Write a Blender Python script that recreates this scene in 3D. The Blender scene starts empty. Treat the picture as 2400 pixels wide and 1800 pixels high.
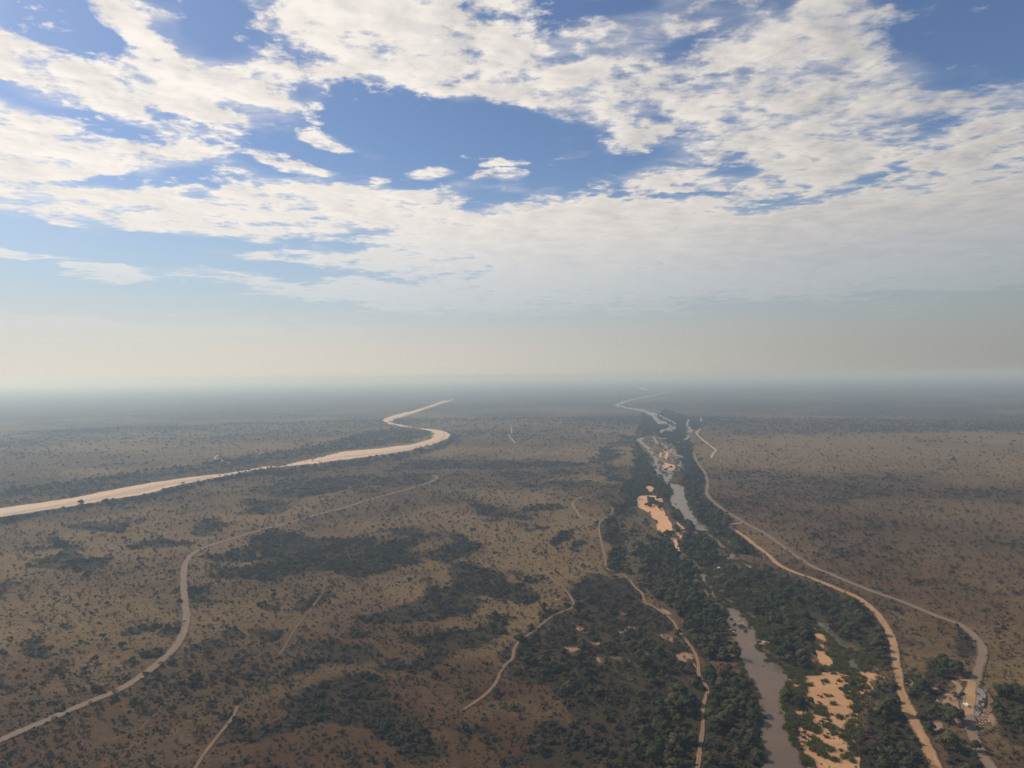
import bpy, math, random
import numpy as np
from mathutils import Matrix, Vector

random.seed(7)
rng = np.random.default_rng(7)
scene = bpy.context.scene
C = scene.collection
R = math.radians

# ------------------------------------------------------------------ camera
CAM_H = 250.0
FPX = 1660.0                       # focal length in pixels of a 2400 px wide picture
PITCH = math.atan(20.0 / FPX)      # looking very slightly down
ROLL = math.atan(25.0 / 2400.0)
fwd0 = np.array([0, math.cos(PITCH), -math.sin(PITCH)])
up0 = np.array([0, math.sin(PITCH), math.cos(PITCH)])
rt0 = np.array([1.0, 0, 0])
rt = rt0 * math.cos(ROLL) - up0 * math.sin(ROLL)
up = up0 * math.cos(ROLL) + rt0 * math.sin(ROLL)
cam_d = bpy.data.cameras.new('camera')
cam = bpy.data.objects.new('camera', cam_d)
C.objects.link(cam)
cam_d.sensor_width = 36.0
cam_d.lens = 36.0 * FPX / 2400.0
cam_d.clip_start = 1.0
cam_d.clip_end = 300000.0
cam.matrix_world = Matrix(((rt[0], up[0], -fwd0[0], 0), (rt[1], up[1], -fwd0[1], 0),
                           (rt[2], up[2], -fwd0[2], CAM_H), (0, 0, 0, 1)))
scene.camera = cam

# ------------------------------------------------------------------ light
SUN_EL, SUN_AZ = 40.0, -68.0       # azimuth in degrees clockwise from the viewing direction (+Y)
sun_dir = Vector((math.sin(R(SUN_AZ)) * math.cos(R(SUN_EL)), math.cos(R(SUN_AZ)) * math.cos(R(SUN_EL)), math.sin(R(SUN_EL))))
sl = bpy.data.lights.new('sun', 'SUN')
sl.energy = 4.3
sl.angle = R(0.6)
sl.color = (1.0, 0.87, 0.70)
so = bpy.data.objects.new('sun', sl)
so.rotation_euler = sun_dir.to_track_quat('Z', 'Y').to_euler()
so.location = (0, 0, 900)
C.objects.link(so)

scene.render.engine = 'CYCLES'
scene.view_settings.view_transform = 'Standard'
scene.view_settings.look = 'None'
scene.view_settings.exposure = 0.0
scene.view_settings.gamma = 1.0
scene.view_settings.use_curve_mapping = False
scene.cycles.use_denoising = True
scene.cycles.max_bounces = 5
scene.cycles.diffuse_bounces = 2
scene.cycles.glossy_bounces = 2
scene.cycles.transmission_bounces = 2
scene.cycles.volume_bounces = 1

HAZE_DENSITY = 1.5e-4
HAZE_COLOR = (0.52, 0.71, 0.90)

# ------------------------------------------------------------------ node helper
class NT:
    def __init__(self, tree):
        self.t = tree
        self.n = tree.nodes
        self.l = tree.links
    def add(self, kind, ins=None, **props):
        nd = self.n.new(kind)
        for k, v in props.items():
            setattr(nd, k, v)
        for k, v in (ins or {}).items():
            s = nd.inputs[k]
            if hasattr(v, 'is_linked') or isinstance(v, bpy.types.NodeSocket):
                self.l.new(v, s)
            else:
                s.default_value = v
        return nd
    def math(self, op, a, b=0.0, c=0.0, clamp=False):
        return self.add('ShaderNodeMath', {0: a, 1: b, 2: c}, operation=op, use_clamp=clamp).outputs[0]
    def vmath(self, op, a, b=(0, 0, 0)):
        nd = self.add('ShaderNodeVectorMath', {0: a, 1: b}, operation=op)
        return nd.outputs['Value'] if op in ('DOT_PRODUCT', 'LENGTH', 'DISTANCE') else nd.outputs[0]
    def mix(self, f, a, b):
        nd = self.n.new('ShaderNodeMix')
        nd.data_type = 'RGBA'
        for s, v in ((nd.inputs[0], f), (nd.inputs[6], a), (nd.inputs[7], b)):
            if isinstance(v, bpy.types.NodeSocket):
                self.l.new(v, s)
            else:
                s.default_value = v if not isinstance(v, tuple) else (v + (1.0,) if len(v) == 3 else v)
        return nd.outputs[2]
    def smooth(self, v, a, b, lo=0.0, hi=1.0):
        nd = self.add('ShaderNodeMapRange', {0: v, 1: a, 2: b, 3: lo, 4: hi}, interpolation_type='SMOOTHSTEP')
        return nd.outputs[0]
    def noise(self, vec, scale, detail=4.0, rough=0.55, dist=0.0):
        nd = self.add('ShaderNodeTexNoise', {'Vector': vec, 'Scale': scale, 'Detail': detail, 'Roughness': rough, 'Distortion': dist})
        return nd.outputs[0]

# ------------------------------------------------------------------ sky
def pix_dir(px, py):
    d = fwd0 + rt * ((px - 1200.0) / FPX) - up * ((py - 900.0) / FPX)
    return d / np.linalg.norm(d)

def build_world():
    w = bpy.data.worlds.new('World')
    scene.world = w
    w.use_nodes = True
    w.node_tree.nodes.clear()
    N = NT(w.node_tree)
    out = N.add('ShaderNodeOutputWorld')
    bg = N.add('ShaderNodeBackground')
    STR = 0.10
    bg.inputs[1].default_value = STR
    N.l.new(bg.outputs[0], out.inputs[0])
    tc = N.add('ShaderNodeTexCoord').outputs['Generated']
    sky = N.add('ShaderNodeTexSky')
    sky.sky_type = 'NISHITA'
    sky.sun_disc = False
    sky.sun_elevation = R(SUN_EL)
    sky.sun_rotation = R(SUN_AZ)
    sky.altitude = 300
    sky.air_density = 1.0
    sky.dust_density = 1.2
    sky.ozone_density = 2.5
    d = N.vmath('NORMALIZE', tc)
    sep = N.add('ShaderNodeSeparateXYZ', {0: d})
    x, y, z = sep.outputs
    zz = N.math('MAXIMUM', z, 0.0)
    el = N.math('ARCSINE', N.math('MINIMUM', z, 1.0))
    az = N.math('ARCTAN2', x, y)
    ae = N.add('ShaderNodeCombineXYZ', {0: az, 1: el, 2: 0.0}).outputs[0]
    # cloud deck coordinates: where the direction meets a (slightly curved) deck
    dz = N.math('ADD', zz, 0.05)
    cx = N.math('DIVIDE', x, dz)
    cy = N.math('DIVIDE', y, dz)
    cp = N.add('ShaderNodeCombineXYZ', {0: cx, 1: cy, 2: 0.0}).outputs[0]
    # towards the sun the air is brighter
    toward = N.vmath('DOT_PRODUCT', d, (math.sin(R(SUN_AZ)), math.cos(R(SUN_AZ)), 0.0))
    tw = N.smooth(toward, -0.55, 0.95)
    # cloud fields
    K = 2400.0 / 2212.0
    blobs = [  # cx, cy, rx, ry, turn (deg, + = right end lower), weight   (picture units 2212 wide)
        (110, 140, 230, 85, 12, .42), (430, 185, 280, 65, 5, .36), (300, 35, 150, 34, 20, .34), (620, 160, 150, 45, 5, .2),
        (690, 40, 210, 70, 10, .36), (900, 100, 380, 110, 6, .45), (1120, 170, 300, 80, 12, .42), (820, 215, 130, 30, 10, .2),
        (1400, 190, 330, 110, 4, .40), (1720, 140, 400, 120, 4, .38), (1960, 210, 350, 115, 12, .42), (2150, 300, 170, 110, 10, .36),
        (1400, 60, 260, 60, -8, .26), (1750, 30, 220, 55, -20, .34), (1370, 270, 160, 50, 8, .3),
        (1500, 265, 240, 55, 3, .35), (1680, 245, 130, 60, 0, .42), (1790, 325, 190, 62, 8, .5), (1600, 320, 200, 40, 3, .3),
        (90, 310, 220, 75, 4, .46), (340, 300, 270, 48, 0, .38), (200, 350, 260, 45, 8, .3), (40, 390, 140, 50, 0, .3),
        (290, 415, 210, 48, -3, .36), (640, 412, 210, 42, -5, .40), (430, 465, 330, 52, -2, .40), (60, 445, 190, 34, 8, .36),
        (860, 450, 230, 55, 2, .42), (640, 470, 260, 34, 0, .22), (640, 546, 160, 19, 1, .5), (1000, 400, 60, 20, 0, .1),
        (1000, 520, 330, 80, -8, .42), (1350, 520, 480, 95, -2, .58), (1800, 500, 560, 95, -3, .62), (2150, 480, 300, 95, 0, .6),
        (1500, 590, 700, 60, 0, .45), (2100, 580, 400, 60, 0, .38), (820, 640, 460, 32, 3, .40), (1180, 630, 420, 44, 0, .38),
        (1450, 392, 160, 30, 2, .34), (1680, 400, 210, 26, 0, .36), (1300, 402, 60, 14, 0, .2),
        (230, 598, 90, 16, -4, .5), (40, 553, 120, 13, 2, .46), (150, 545, 120, 8, -6, .22), (200, 712, 560, 22, 1, .55), (520, 681, 130, 14, 0, .26),
        (700, 291, 60, 16, 4, .60), (920, 364, 75, 18, -4, .56), (1080, 371, 75, 18, 4, .56), (1045, 330, 100, 20, 14, .46), (1240, 330, 60, 9, -8, .2),
        (625, 345, 105, 20, 10, .5), (480, 362, 130, 30, 8, .26), (735, 372, 60, 8, 0, .28), (2052, 358, 65, 28, 0, .62), (1180, 425, 50, 16, -15, .26),
        (2000, 650, 120, 22, -14, .22), (1300, 665, 300, 12, 0, .24),
        # gaps of blue sky
        (130, 45, 150, 50, 10, -.34), (470, 30, 60, 40, 0, -.3), (1000, 285, 330, 62, 3, -.4), (690, 205, 60, 26, 0, -.16), (820, 340, 560, 50, 0, -.2),
        (2110, 50, 190, 75, 18, -.42), (150, 235, 230, 24, 10, -.3), (1900, 395, 420, 18, 0, -.18), (300, 530, 420, 40, 0, -.26), (200, 640, 420, 45, 0, -.3),
        (1230, 380, 150, 40, 0, -.2), (430, 88, 100, 20, 12, -.2), (560, 235, 60, 20, 0, -.1), (1960, 270, 110, 24, 12, -.22), (1850, 660, 500, 18, 0, -.12),
        (340, 375, 150, 20, -8, -.34), (650, 590, 200, 16, 0, -.3), (890, 398, 90, 14, 0, -.3), (1060, 445, 90, 18, -8, -.22), (1480, 425, 260, 9, 0, -.25), (1780, 425, 200, 10, 0, -.3), (560, 475, 110, 10, -4, -.2), (1480, 95, 160, 16, -10, -.16), (1330, 20, 100, 16, 0, -.2), (1200, 130, 50, 12, 0, -.2),
    ]
    # one gentle wobble of the blob coordinates so that no ellipse shows
    wob = N.add('ShaderNodeTexNoise', {'Vector': cp, 'Scale': 1.1, 'Detail': 4.0, 'Roughness': 0.6})
    wv = N.vmath('SUBTRACT', wob.outputs['Color'], (0.5, 0.5, 0.5))
    wv = N.vmath('MULTIPLY', wv, (0.16, 0.07, 0.0))
    aew = N.vmath('ADD', ae, wv)
    S = None; SN = None
    for bx, by, rx, ry, turn, wt in blobs:
        dd = pix_dir(bx * K, by * K)
        a0 = math.atan2(dd[0], dd[1]); e0 = math.asin(dd[2])
        mp = N.add('ShaderNodeMapping', {'Vector': aew}, vector_type='TEXTURE')
        mp.inputs['Location'].default_value = (a0, e0, 0)
        mp.inputs['Rotation'].default_value = (0, 0, -R(turn))
        mp.inputs['Scale'].default_value = (rx * K * 1.15 / FPX, ry * K * 1.2 / FPX, 1)
        g = N.add('ShaderNodeTexGradient', {'Vector': mp.outputs[0]}, gradient_type='QUADRATIC_SPHERE')
        g.gradient_type = 'SPHERICAL'
        gv = N.math('MULTIPLY', N.math('MINIMUM', g.outputs['Fac'], 0.5), 2.0 * abs(wt))
        if wt > 0:
            S = gv if S is None else N.math('SMOOTH_MAX', S, gv, 0.06)
        else:
            SN = gv if SN is None else N.math('MAXIMUM', SN, gv)
    S = N.math('SUBTRACT', S, SN)
    n0 = N.noise(cp, 1.7, 4.0, 0.5, 0.2)
    n1 = N.noise(cp, 5.5, 9.0, 0.60, 0.15)
    n4 = N.noise(cp, 17.0, 7.0, 0.62, 0.1)
    st = N.add('ShaderNodeMapping', {'Vector': cp})
    st.inputs['Rotation'].default_value = (0, 0, R(28))
    st.inputs['Scale'].default_value = (9.0, 22.0, 1)
    n2 = N.noise(st.outputs[0], 1.0, 5.0, 0.55, 0.6)
    # the same puffs looked up a little towards the sun: lit and shaded flanks
    off = N.vmath('ADD', cp, (sun_dir[0] * 0.035, sun_dir[1] * 0.035, 0))
    n1s = N.noise(off, 5.5, 9.0, 0.60, 0.15)
    n3 = N.noise(cp, 3.0, 3.0, 0.5, 0.2)
    n3s = N.noise(N.vmath('ADD', cp, (sun_dir[0] * 0.11, sun_dir[1] * 0.11, 0)), 3.0, 3.0, 0.5, 0.2)
    fld = N.math('ADD', N.math('MULTIPLY', N.math('SUBTRACT', n1, 0.5), 1.7), N.math('ADD', N.math('MULTIPLY', N.math('SUBTRACT', n4, 0.5), 0.75), N.math('MULTIPLY', N.math('SUBTRACT', n2, 0.5), N.smooth(toward, -.4, .3, .75, .15))))
    fld = N.math('ADD', fld, N.math('MULTIPLY', N.math('SUBTRACT', n0, 0.5), 0.8))
    fld = N.math('MULTIPLY', fld, N.smooth(el, R(6), R(20), .55, 1.05))
    S = N.math('MULTIPLY', S, 0.92)
    v = N.math('ADD', fld, S)
    thin = N.math('MULTIPLY', N.smooth(toward, -0.45, 0.55, 1.0, 0.0), N.smooth(el, R(13), R(19)))
    dens = N.smooth(v, 0.07, N.math('ADD', 0.36, N.math('MULTIPLY', thin, 0.40)))
    thick = N.smooth(v, 0.30, 0.80)
    relief = N.math('ADD', N.math('SUBTRACT', n1, n1s), N.math('MULTIPLY', N.math('SUBTRACT', n3, n3s), 0.9))
    lit = N.math('ADD', 0.74, N.math('MULTIPLY', relief, N.smooth(el, R(7), R(20), .5, 2.6)))
    lit = N.math('SUBTRACT', lit, N.math('MULTIPLY', thick, N.smooth(toward, -0.2, 0.9, 0.42, 0.12)), clamp=True)
    I = 1.0 / STR
    cl_dark = N.mix(tw, tuple(c * I for c in (0.37, 0.37, 0.385)), tuple(c * I for c in (0.72, 0.68, 0.66)))
    cl_lit = N.mix(tw, tuple(c * I for c in (0.70, 0.65, 0.59)), tuple(c * I for c in (1.04, 0.97, 0.89)))
    lit = N.math('MULTIPLY', lit, N.smooth(el, R(6), R(19), N.smooth(toward, -.5, .5, .35, .8), 1.0))
    cl = N.mix(lit, cl_dark, cl_lit)
    # thick dusty air low over the horizon
    hz_col = N.mix(tw, tuple(c * I for c in (0.285, 0.29, 0.275)), tuple(c * I for c in (0.74, 0.69, 0.61)))
    hz2_col = N.mix(tw, tuple(c * I for c in (0.30, 0.36, 0.38)), tuple(c * I for c in (0.50, 0.62, 0.70)))
    h1 = N.smooth(el, R(0.0), R(8.5), 1.0, 0.0)
    h2 = N.smooth(el, R(3.0), R(17.0), 0.85, 0.0)
    base = N.mix(1.0, sky.outputs[0], N.vmath('MULTIPLY', sky.outputs[0], (0.92, 0.96, 1.06)))
    base = N.mix(h2, base, hz2_col)
    base = N.mix(h1, base, hz_col)
    veil = N.math('MULTIPLY', N.smooth(N.math('ADD', N.math('MULTIPLY', S, .8), N.math('MULTIPLY', N.math('SUBTRACT', n3, .5), 1.0)), -.02, .42), .50)
    veil = N.math('MULTIPLY', veil, N.smooth(n2, .30, .62, .45, 1.0))
    dens = N.math('SUBTRACT', 1.0, N.math('MULTIPLY', N.math('SUBTRACT', 1.0, dens), N.math('SUBTRACT', 1.0, veil)))
    cf = N.math('MULTIPLY', N.math('MULTIPLY', dens, 0.97), N.smooth(el, R(1.5), R(12.5), 0.0, 1.0))
    col = N.mix(cf, base, cl)
    N.l.new(col, bg.inputs[0])
build_world()

# ------------------------------------------------------------------ ground maths
def P(px, py):
    d = fwd0[:, None] + np.outer(rt, (np.atleast_1d(px) - 1200.0) / FPX) - np.outer(up, (np.atleast_1d(py) - 900.0) / FPX)
    t = -CAM_H / np.minimum(d[2], -1e-4)
    return np.stack([d[0] * t, d[1] * t], 1)

def proj(x, y, z=0.0):
    v = np.stack([x, y, np.zeros_like(x) + z - CAM_H])
    zc = fwd0 @ v
    zc = np.where(zc < 1, 1, zc)
    return 1200 + FPX * (rt @ v) / zc, 900 - FPX * (up @ v) / zc, zc

def _hash(ix, iy, seed):
    h = (ix.astype(np.int64) * 374761393 + iy.astype(np.int64) * 668265263 + seed * 974711) & 0x7fffffff
    h = (h ^ (h >> 13)) * 1274126177 & 0x7fffffff
    h = (h ^ (h >> 16)) & 0xffffff
    return h / float(0xffffff)

def vnoise(x, y, seed=0):
    ix = np.floor(x); iy = np.floor(y)
    fx = x - ix; fy = y - iy
    fx = fx * fx * (3 - 2 * fx); fy = fy * fy * (3 - 2 * fy)
    a = _hash(ix, iy, seed); b = _hash(ix + 1, iy, seed); c = _hash(ix, iy + 1, seed); d = _hash(ix + 1, iy + 1, seed)
    return (a * (1 - fx) + b * fx) * (1 - fy) + (c * (1 - fx) + d * fx) * fy

def fbm(x, y, size, octv=4, seed=0, rough=0.55):
    s = 0; amp = 1; tot = 0; f = 1.0 / size
    for o in range(octv):
        s = s + amp * vnoise(x * f + 31.7 * o, y * f - 17.3 * o, seed + o)
        tot += amp; amp *= rough; f *= 2.03
    return s / tot

def inpoly(px, py, poly):
    poly = np.asarray(poly, float)
    res = np.zeros(px.shape, bool)
    bb = (px >= poly[:, 0].min()) & (px <= poly[:, 0].max()) & (py >= poly[:, 1].min()) & (py <= poly[:, 1].max())
    idx = np.nonzero(bb)[0]
    if len(idx) == 0:
        return res
    X = px[idx]; Y = py[idx]
    r = np.zeros(len(idx), bool)
    n = len(poly)
    j = n - 1
    for i in range(n):
        xi, yi = poly[i]; xj, yj = poly[j]
        cnd = ((yi > Y) != (yj > Y)) & (X < (xj - xi) * (Y - yi) / ((yj - yi) if yj != yi else 1e-9) + xi)
        r ^= cnd
        j = i
    res[idx] = r
    return res

def dist_line(x, y, pts):
    """distance in metres from points to a polyline (world coordinates)"""
    best = np.full(x.shape, 1e9)
    for (ax, ay), (bx, by) in zip(pts[:-1], pts[1:]):
        m = 60
        sel = np.nonzero((x > min(ax, bx) - m) & (x < max(ax, bx) + m) & (y > min(ay, by) - m) & (y < max(ay, by) + m))[0]
        if len(sel) == 0:
            continue
        dx, dy = bx - ax, by - ay
        t = np.clip(((x[sel] - ax) * dx + (y[sel] - ay) * dy) / (dx * dx + dy * dy + 1e-9), 0, 1)
        dd = np.hypot(x[sel] - ax - t * dx, y[sel] - ay - t * dy)
        best[sel] = np.minimum(best[sel], dd)
    return best

def smooth_line(pts, n=6):
    pts = [np.array(p, float) for p in pts]
    q = [2 * pts[0] - pts[1]] + pts + [2 * pts[-1] - pts[-2]]
    out = []
    for i in range(1, len(q) - 2):
        p0, p1, p2, p3 = q[i - 1], q[i], q[i + 1], q[i + 2]
        for k in range(n):
            t = k / n
            out.append(0.5 * ((2 * p1) + (-p0 + p2) * t + (2 * p0 - 5 * p1 + 4 * p2 - p3) * t * t + (-p0 + 3 * p1 - 3 * p2 + p3) * t ** 3))
    out.append(q[-2])
    return np.array(out)

# ------------------------------------------------------------------ traced layout (picture positions on the plain, turned into metres by P)
ROADS = {
 'gravel_left': [(-130,1790),(0,1735),(54,1712),(127,1681),(199,1650),(271,1620),(325,1589),(380,1547),(409,1518),(430,1482),(437,1446),(432,1402),(430,1363),(434,1323),(452,1298),(481,1283),(506,1274),(579,1252),(669,1227),(760,1202),(808,1190),(863,1172),(917,1157),(975,1141),(1015,1127),(1024,1118),(1012,1114)],
 'gravel_right': [(1625,1059),(1632,1080),(1652,1108),(1658,1135),(1656,1156),(1671,1175),(1698,1197),(1725,1213),(1752,1230),(1793,1251),(1820,1270),(1861,1300),(1902,1327),(1945,1345),(1993,1366),(2047,1387),(2107,1408),(2147,1424),(2198,1445),(2246,1463),(2276,1484),(2299,1511),(2303,1534),(2294,1565),(2285,1598),(2276,1625),(2270,1662),(2273,1701),(2285,1737),(2306,1776),(2335,1815),(2370,1860)],
 'sand_right': [(1739,1226),(1721,1228),(1711,1231),(1711,1235),(1720,1242),(1746,1258),(1768,1277),(1797,1298),(1824,1323),(1860,1341),(1905,1357),(1969,1383),(2011,1402),(2047,1430),(2071,1460),(2086,1487),(2095,1517),(2100,1556),(2107,1592),(2115,1632),(2132,1668),(2150,1707),(2168,1740),(2189,1788),(2225,1870)],
 'spur_right': [(2282,1597),(2268,1596),(2252,1595)],
 'spur_far': [(1657,1157),(1640,1157)],
 'far_white': [(1643,1004),(1632,1015),(1644,1028),(1660,1041),(1677,1055),(1671,1064),(1667,1074)],
 'far_white2': [(1642,979),(1644,988)],
}
TRACKS = {
 'bank': [(1434,1190),(1434,1204),(1409,1221),(1404,1241),(1411,1277),(1418,1306),(1423,1333),(1457,1345),(1475,1360),(1490,1378),(1504,1390),(1512,1412),(1530,1421),(1557,1439),(1578,1457),(1590,1478),(1611,1505),(1629,1532),(1637,1559),(1638,1583),(1656,1610),(1658,1625),(1650,1647),(1647,1677),(1647,1707),(1641,1752),(1636,1790),(1630,1850)],
 'bank_spur': [(1362,1165),(1342,1179),(1351,1197),(1362,1212),(1384,1215),(1405,1223)],
 'red_left': [(440,1830),(458,1800),(481,1764),(514,1721),(543,1685),(557,1656)],
 'centre': [(1087,1663),(1130,1634),(1159,1605),(1181,1562),(1201,1544),(1205,1522),(1217,1504),(1253,1478),(1286,1450),(1315,1435),(1342,1424),(1343,1410),(1326,1384),(1297,1359),(1271,1336),(1261,1325),(1266,1319)],
 'centre_spur': [(1343,1410),(1364,1410)],
 'faint': [(763,1352),(756,1388),(720,1439),(694,1471),(655,1536)],
 'mid': [(1197,996),(1199,1013),(1192,1020),(1201,1031),(1208,1040)],
 'far_left': [(512,1066),(503,1074),(521,1081),(550,1089)],
 'edge_left': [(-40,1056),(10,1051),(40,1046)],
 'right_pan': [(1460,1150),(1445,1155)],
}
LS_UP = [(-120,1207),(0,1192),(90,1179),(181,1165),(289,1143),(362,1130),(452,1118),(535,1109),(615,1094),(669,1090),(723,1078),(808,1058),(881,1052),(961,1042),(997,1033),(1016,1026),(1016,1017),(1007,1010),(988,1005.5),(961,1001.2),(943,999.8),(916,994.5),(898,988),(896,986),(904,980),(934,971),(970,962),(1007,951),(1034,941),(1062,935)]
LS_LO = [(-120,1233),(0,1213),(90,1198),(181,1184),(253,1171),(344,1157),(416,1137),(506,1119),(579,1105),(615,1099.5),(651,1095.5),(690,1091),(712,1089),(736,1087),(808,1077),(881,1068),(953,1056),(1015,1041),(1034,1033),(1052,1026),(1053,1018),(1046,1013),(1025,1007.5),(997,1004),(979,1003),(961,999.7),(934,995),(915,990),(914,987),(928,981),(970,968),(1007,954),(1043,944),(1064,936)]
SANDS = {
 'left_river': LS_UP + LS_LO[::-1],
 'mid_bar': [(1500,1162),(1530,1161),(1552,1169),(1554,1194),(1563,1211),(1574,1230),(1580,1250),(1588,1272),(1597,1293),(1590,1291),(1577,1268),(1563,1254),(1541,1241),(1538,1221),(1519,1202),(1495,1187),(1494,1172)],
 'mid_bar_east': [(1588,1224),(1604,1224),(1607,1240),(1603,1258),(1592,1262),(1586,1245)],
 'upper_flat': [(1510,1139),(1530,1139),(1537,1148),(1528,1154),(1512,1153)],
 'rapids_a': [(1556,1053),(1566,1056),(1566,1066),(1562,1085),(1580,1090),(1583,1098),(1560,1104),(1552,1094),(1560,1084),(1558,1066)],
 'rapids_b': [(1547,1060),(1551,1061),(1553,1072),(1546,1070)],
 'upper_bar': [(1907,1471),(1923,1479),(1933,1492),(1944,1502),(1934,1507),(1926,1505),(1926,1518),(1922,1524),(1932,1531),(1953,1552),(1944,1562),(1924,1558),(1920,1545),(1914,1533),(1904,1522),(1895,1508),(1906,1508),(1904,1498),(1901,1488),(1909,1483)],
 'upper_bar_spot': [(1899,1546),(1909,1552),(1920,1555),(1919,1561),(1906,1560)],
 'great_bar': [(1848,1591),(1875,1591),(1915,1581),(1930,1575),(1960,1573),(2017,1570),(2031,1576),(2075,1584),(2079,1594),(2054,1594),(2042,1600),(2049,1622),(2043,1636),(2030,1625),(2015,1640),(2010,1680),(2018,1720),(2010,1760),(2012,1800),(2030,1880),(1900,1880),(1892,1800),(1880,1760),(1862,1730),(1852,1680),(1850,1640),(1848,1612)],
}
# where that bar is bare (elsewhere plants cover it)
BARE = [
 [(1919,1583),(1933,1576),(1946,1576),(1947,1587),(1953,1600),(1962,1607),(1973,1597),(1976,1604),(1972,1618),(1976,1626),(1985,1645),(1992,1662),(1999,1695),(1973,1688),(1960,1676),(1945,1668),(1928,1676),(1916,1660),(1908,1645),(1914,1634),(1930,1628),(1932,1616),(1922,1609),(1896,1605),(1893,1593)],
 [(1966,1694),(1978,1707),(1978,1737),(1969,1767),(1987,1794),(1995,1850),(1900,1850),(1920,1800),(1933,1770),(1936,1740),(1958,1718),(1963,1705)],
 [(1985,1574),(2017,1571),(2031,1577),(2075,1585),(2078,1594),(2046,1590),(2026,1587),(2010,1581)],
 [(2034,1616),(2049,1622),(2043,1634)], [(1849,1592),(1875,1596),(1868,1602),(1850,1600)],
]
WATERS = {
 'near_pool': [(1840,1900),(1795,1850),(1786,1800),(1786,1752),(1781,1707),(1780,1662),(1774,1631),(1765,1601),(1747,1586),(1735,1562),(1727,1532),(1725,1487),(1714,1472),(1704,1458),(1707,1443),(1699,1428),(1712,1418),(1722,1420),(1733,1432),(1745,1448),(1766,1461),(1775,1481),(1777,1493),(1774,1520),(1792,1532),(1804,1550),(1831,1565),(1846,1589),(1843,1616),(1834,1647),(1843,1677),(1850,1722),(1870,1752),(1884,1776),(1890,1800),(1905,1850),(1940,1900)],
 'narrows': [(1703,1420),(1690,1410),(1669,1400),(1659,1381),(1645,1366),(1642,1356),(1638,1347),(1656,1340),(1657,1366),(1663,1372),(1668,1359),(1670,1361),(1672,1382),(1679,1397),(1700,1414),(1709,1420)],
 'weir_pool': [(1702,1317),(1703,1307),(1712,1301),(1700,1287),(1684,1285),(1678,1269),(1662,1259),(1648,1251),(1630,1242),(1658,1245),(1676,1258),(1692,1272),(1707,1288),(1723,1298),(1731,1313),(1749,1322),(1775,1335),(1772,1336),(1746,1329),(1726,1313),(1714,1314),(1690,1326)],
 'middle_pool': [(1566,1131),(1593,1135),(1606,1142),(1608,1162),(1614,1183),(1627,1203),(1642,1225),(1656,1233),(1660,1247),(1646,1250),(1630,1242),(1616,1227),(1598,1220),(1593,1207),(1585,1194),(1572,1186),(1567,1167),(1576,1158),(1569,1138),(1558,1133),(1546,1130)],
 'rapids_pool': [(1554,1113),(1562,1108),(1577,1110),(1574,1120),(1569,1127),(1566,1132),(1560,1130),(1556,1122)],
 'west_arm': [(1534,1112),(1533,1090),(1535,1080),(1528,1067),(1517,1054),(1504,1041),(1491,1032),(1499,1026),(1509,1026),(1505,1034),(1511,1042),(1521,1047),(1530,1058),(1540,1073),(1549,1090),(1545,1106),(1556,1114),(1545,1111)],
 'rapids_mid': [(1547,1036),(1556,1041),(1566,1048),(1579,1053),(1586,1064),(1601,1071),(1600,1073),(1578,1067),(1573,1063),(1564,1055),(1553,1045)],
 'rapids_east': [(1592,1079),(1598,1082),(1594,1096),(1587,1098),(1586,1090)],
 'crossing': [(1554,1096),(1565,1103),(1582,1099),(1598,1100),(1582,1104),(1577,1111),(1560,1111),(1550,1102)],
 'backwater': [(1988,1524),(1992,1529),(2001,1532),(2010,1547),(2018,1562),(2015,1569),(1985,1573),(1940,1572),(1940,1570),(1984,1568),(1989,1554),(1990,1540),(1984,1526)],
 'far_lake': [(1490,908),(1500,907),(1518,911),(1519,914),(1508,914)],
}
STREAMS = {   # far channels: centre line and width in metres
 'far_a': ([(1568,918.5),(1552,922),(1530,927),(1500,933),(1478,938),(1462,943),(1450,948),(1446,950),(1455,953),(1470,956),(1495,960),(1510,964),(1521,967)], 42),
 'far_b': ([(1521,967),(1530,973),(1538,982),(1543,990),(1549,995)], 34),
 'far_c': ([(1527,967),(1548,976),(1560,982),(1572,988),(1588,996)], 26),
 'far_d': ([(1549,986),(1558,992),(1570,998),(1578,1002),(1571,1012)], 34),
 'far_e': ([(1573,1002),(1560,1008),(1548,1016)], 20),
 'far_f': ([(1552,1007),(1545,1012),(1536,1013),(1526,1017)], 18),
 'far_g': ([(1543,1026),(1552,1028),(1560,1027)], 26),
 'east_a': ([(1614,983),(1611,992),(1610,999),(1617,1004),(1620,1009),(1615,1013)], 16),
 'east_b': ([(1613,1021),(1610,1029),(1600,1034),(1586,1037)], 18),
 'back_a': ([(1926,1460),(1937,1474),(1947,1488),(1959,1500),(1974,1514),(1989,1526)], 6),
 'left_side': ([(1597,1296),(1597,1308),(1599,1314)], 7),
 'narrow_a': ([(1704,1420),(1690,1411),(1670,1399),(1659,1379),(1649,1360),(1647,1346)], 7),
 'narrow_b': ([(1669,1360),(1671,1372),(1666,1384)], 4),
 'far_link': ([(1540,1040),(1536,1030),(1530,1024)], 12),
}
WET = [  # pale damp channel on the dry river's near side
 [(-120,1231),(0,1211),(90,1196),(181,1181),(253,1168),(330,1155),(400,1137),(506,1118),(500,1115),(400,1130),(330,1144),(253,1160),(181,1174),(90,1190),(0,1206),(-120,1224)],
]
WET += [
 [(740,1080),(808,1069),(880,1062),(950,1051),(1000,1040),(1030,1030),(1040,1020),(1036,1014),(1045,1018),(1042,1028),(1010,1040),(953,1053),(880,1065),(808,1072)],
 [(905,985),(940,976),(975,965),(1010,953),(1040,944),(1010,955),(975,967),(940,978),(912,985)],
]
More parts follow.
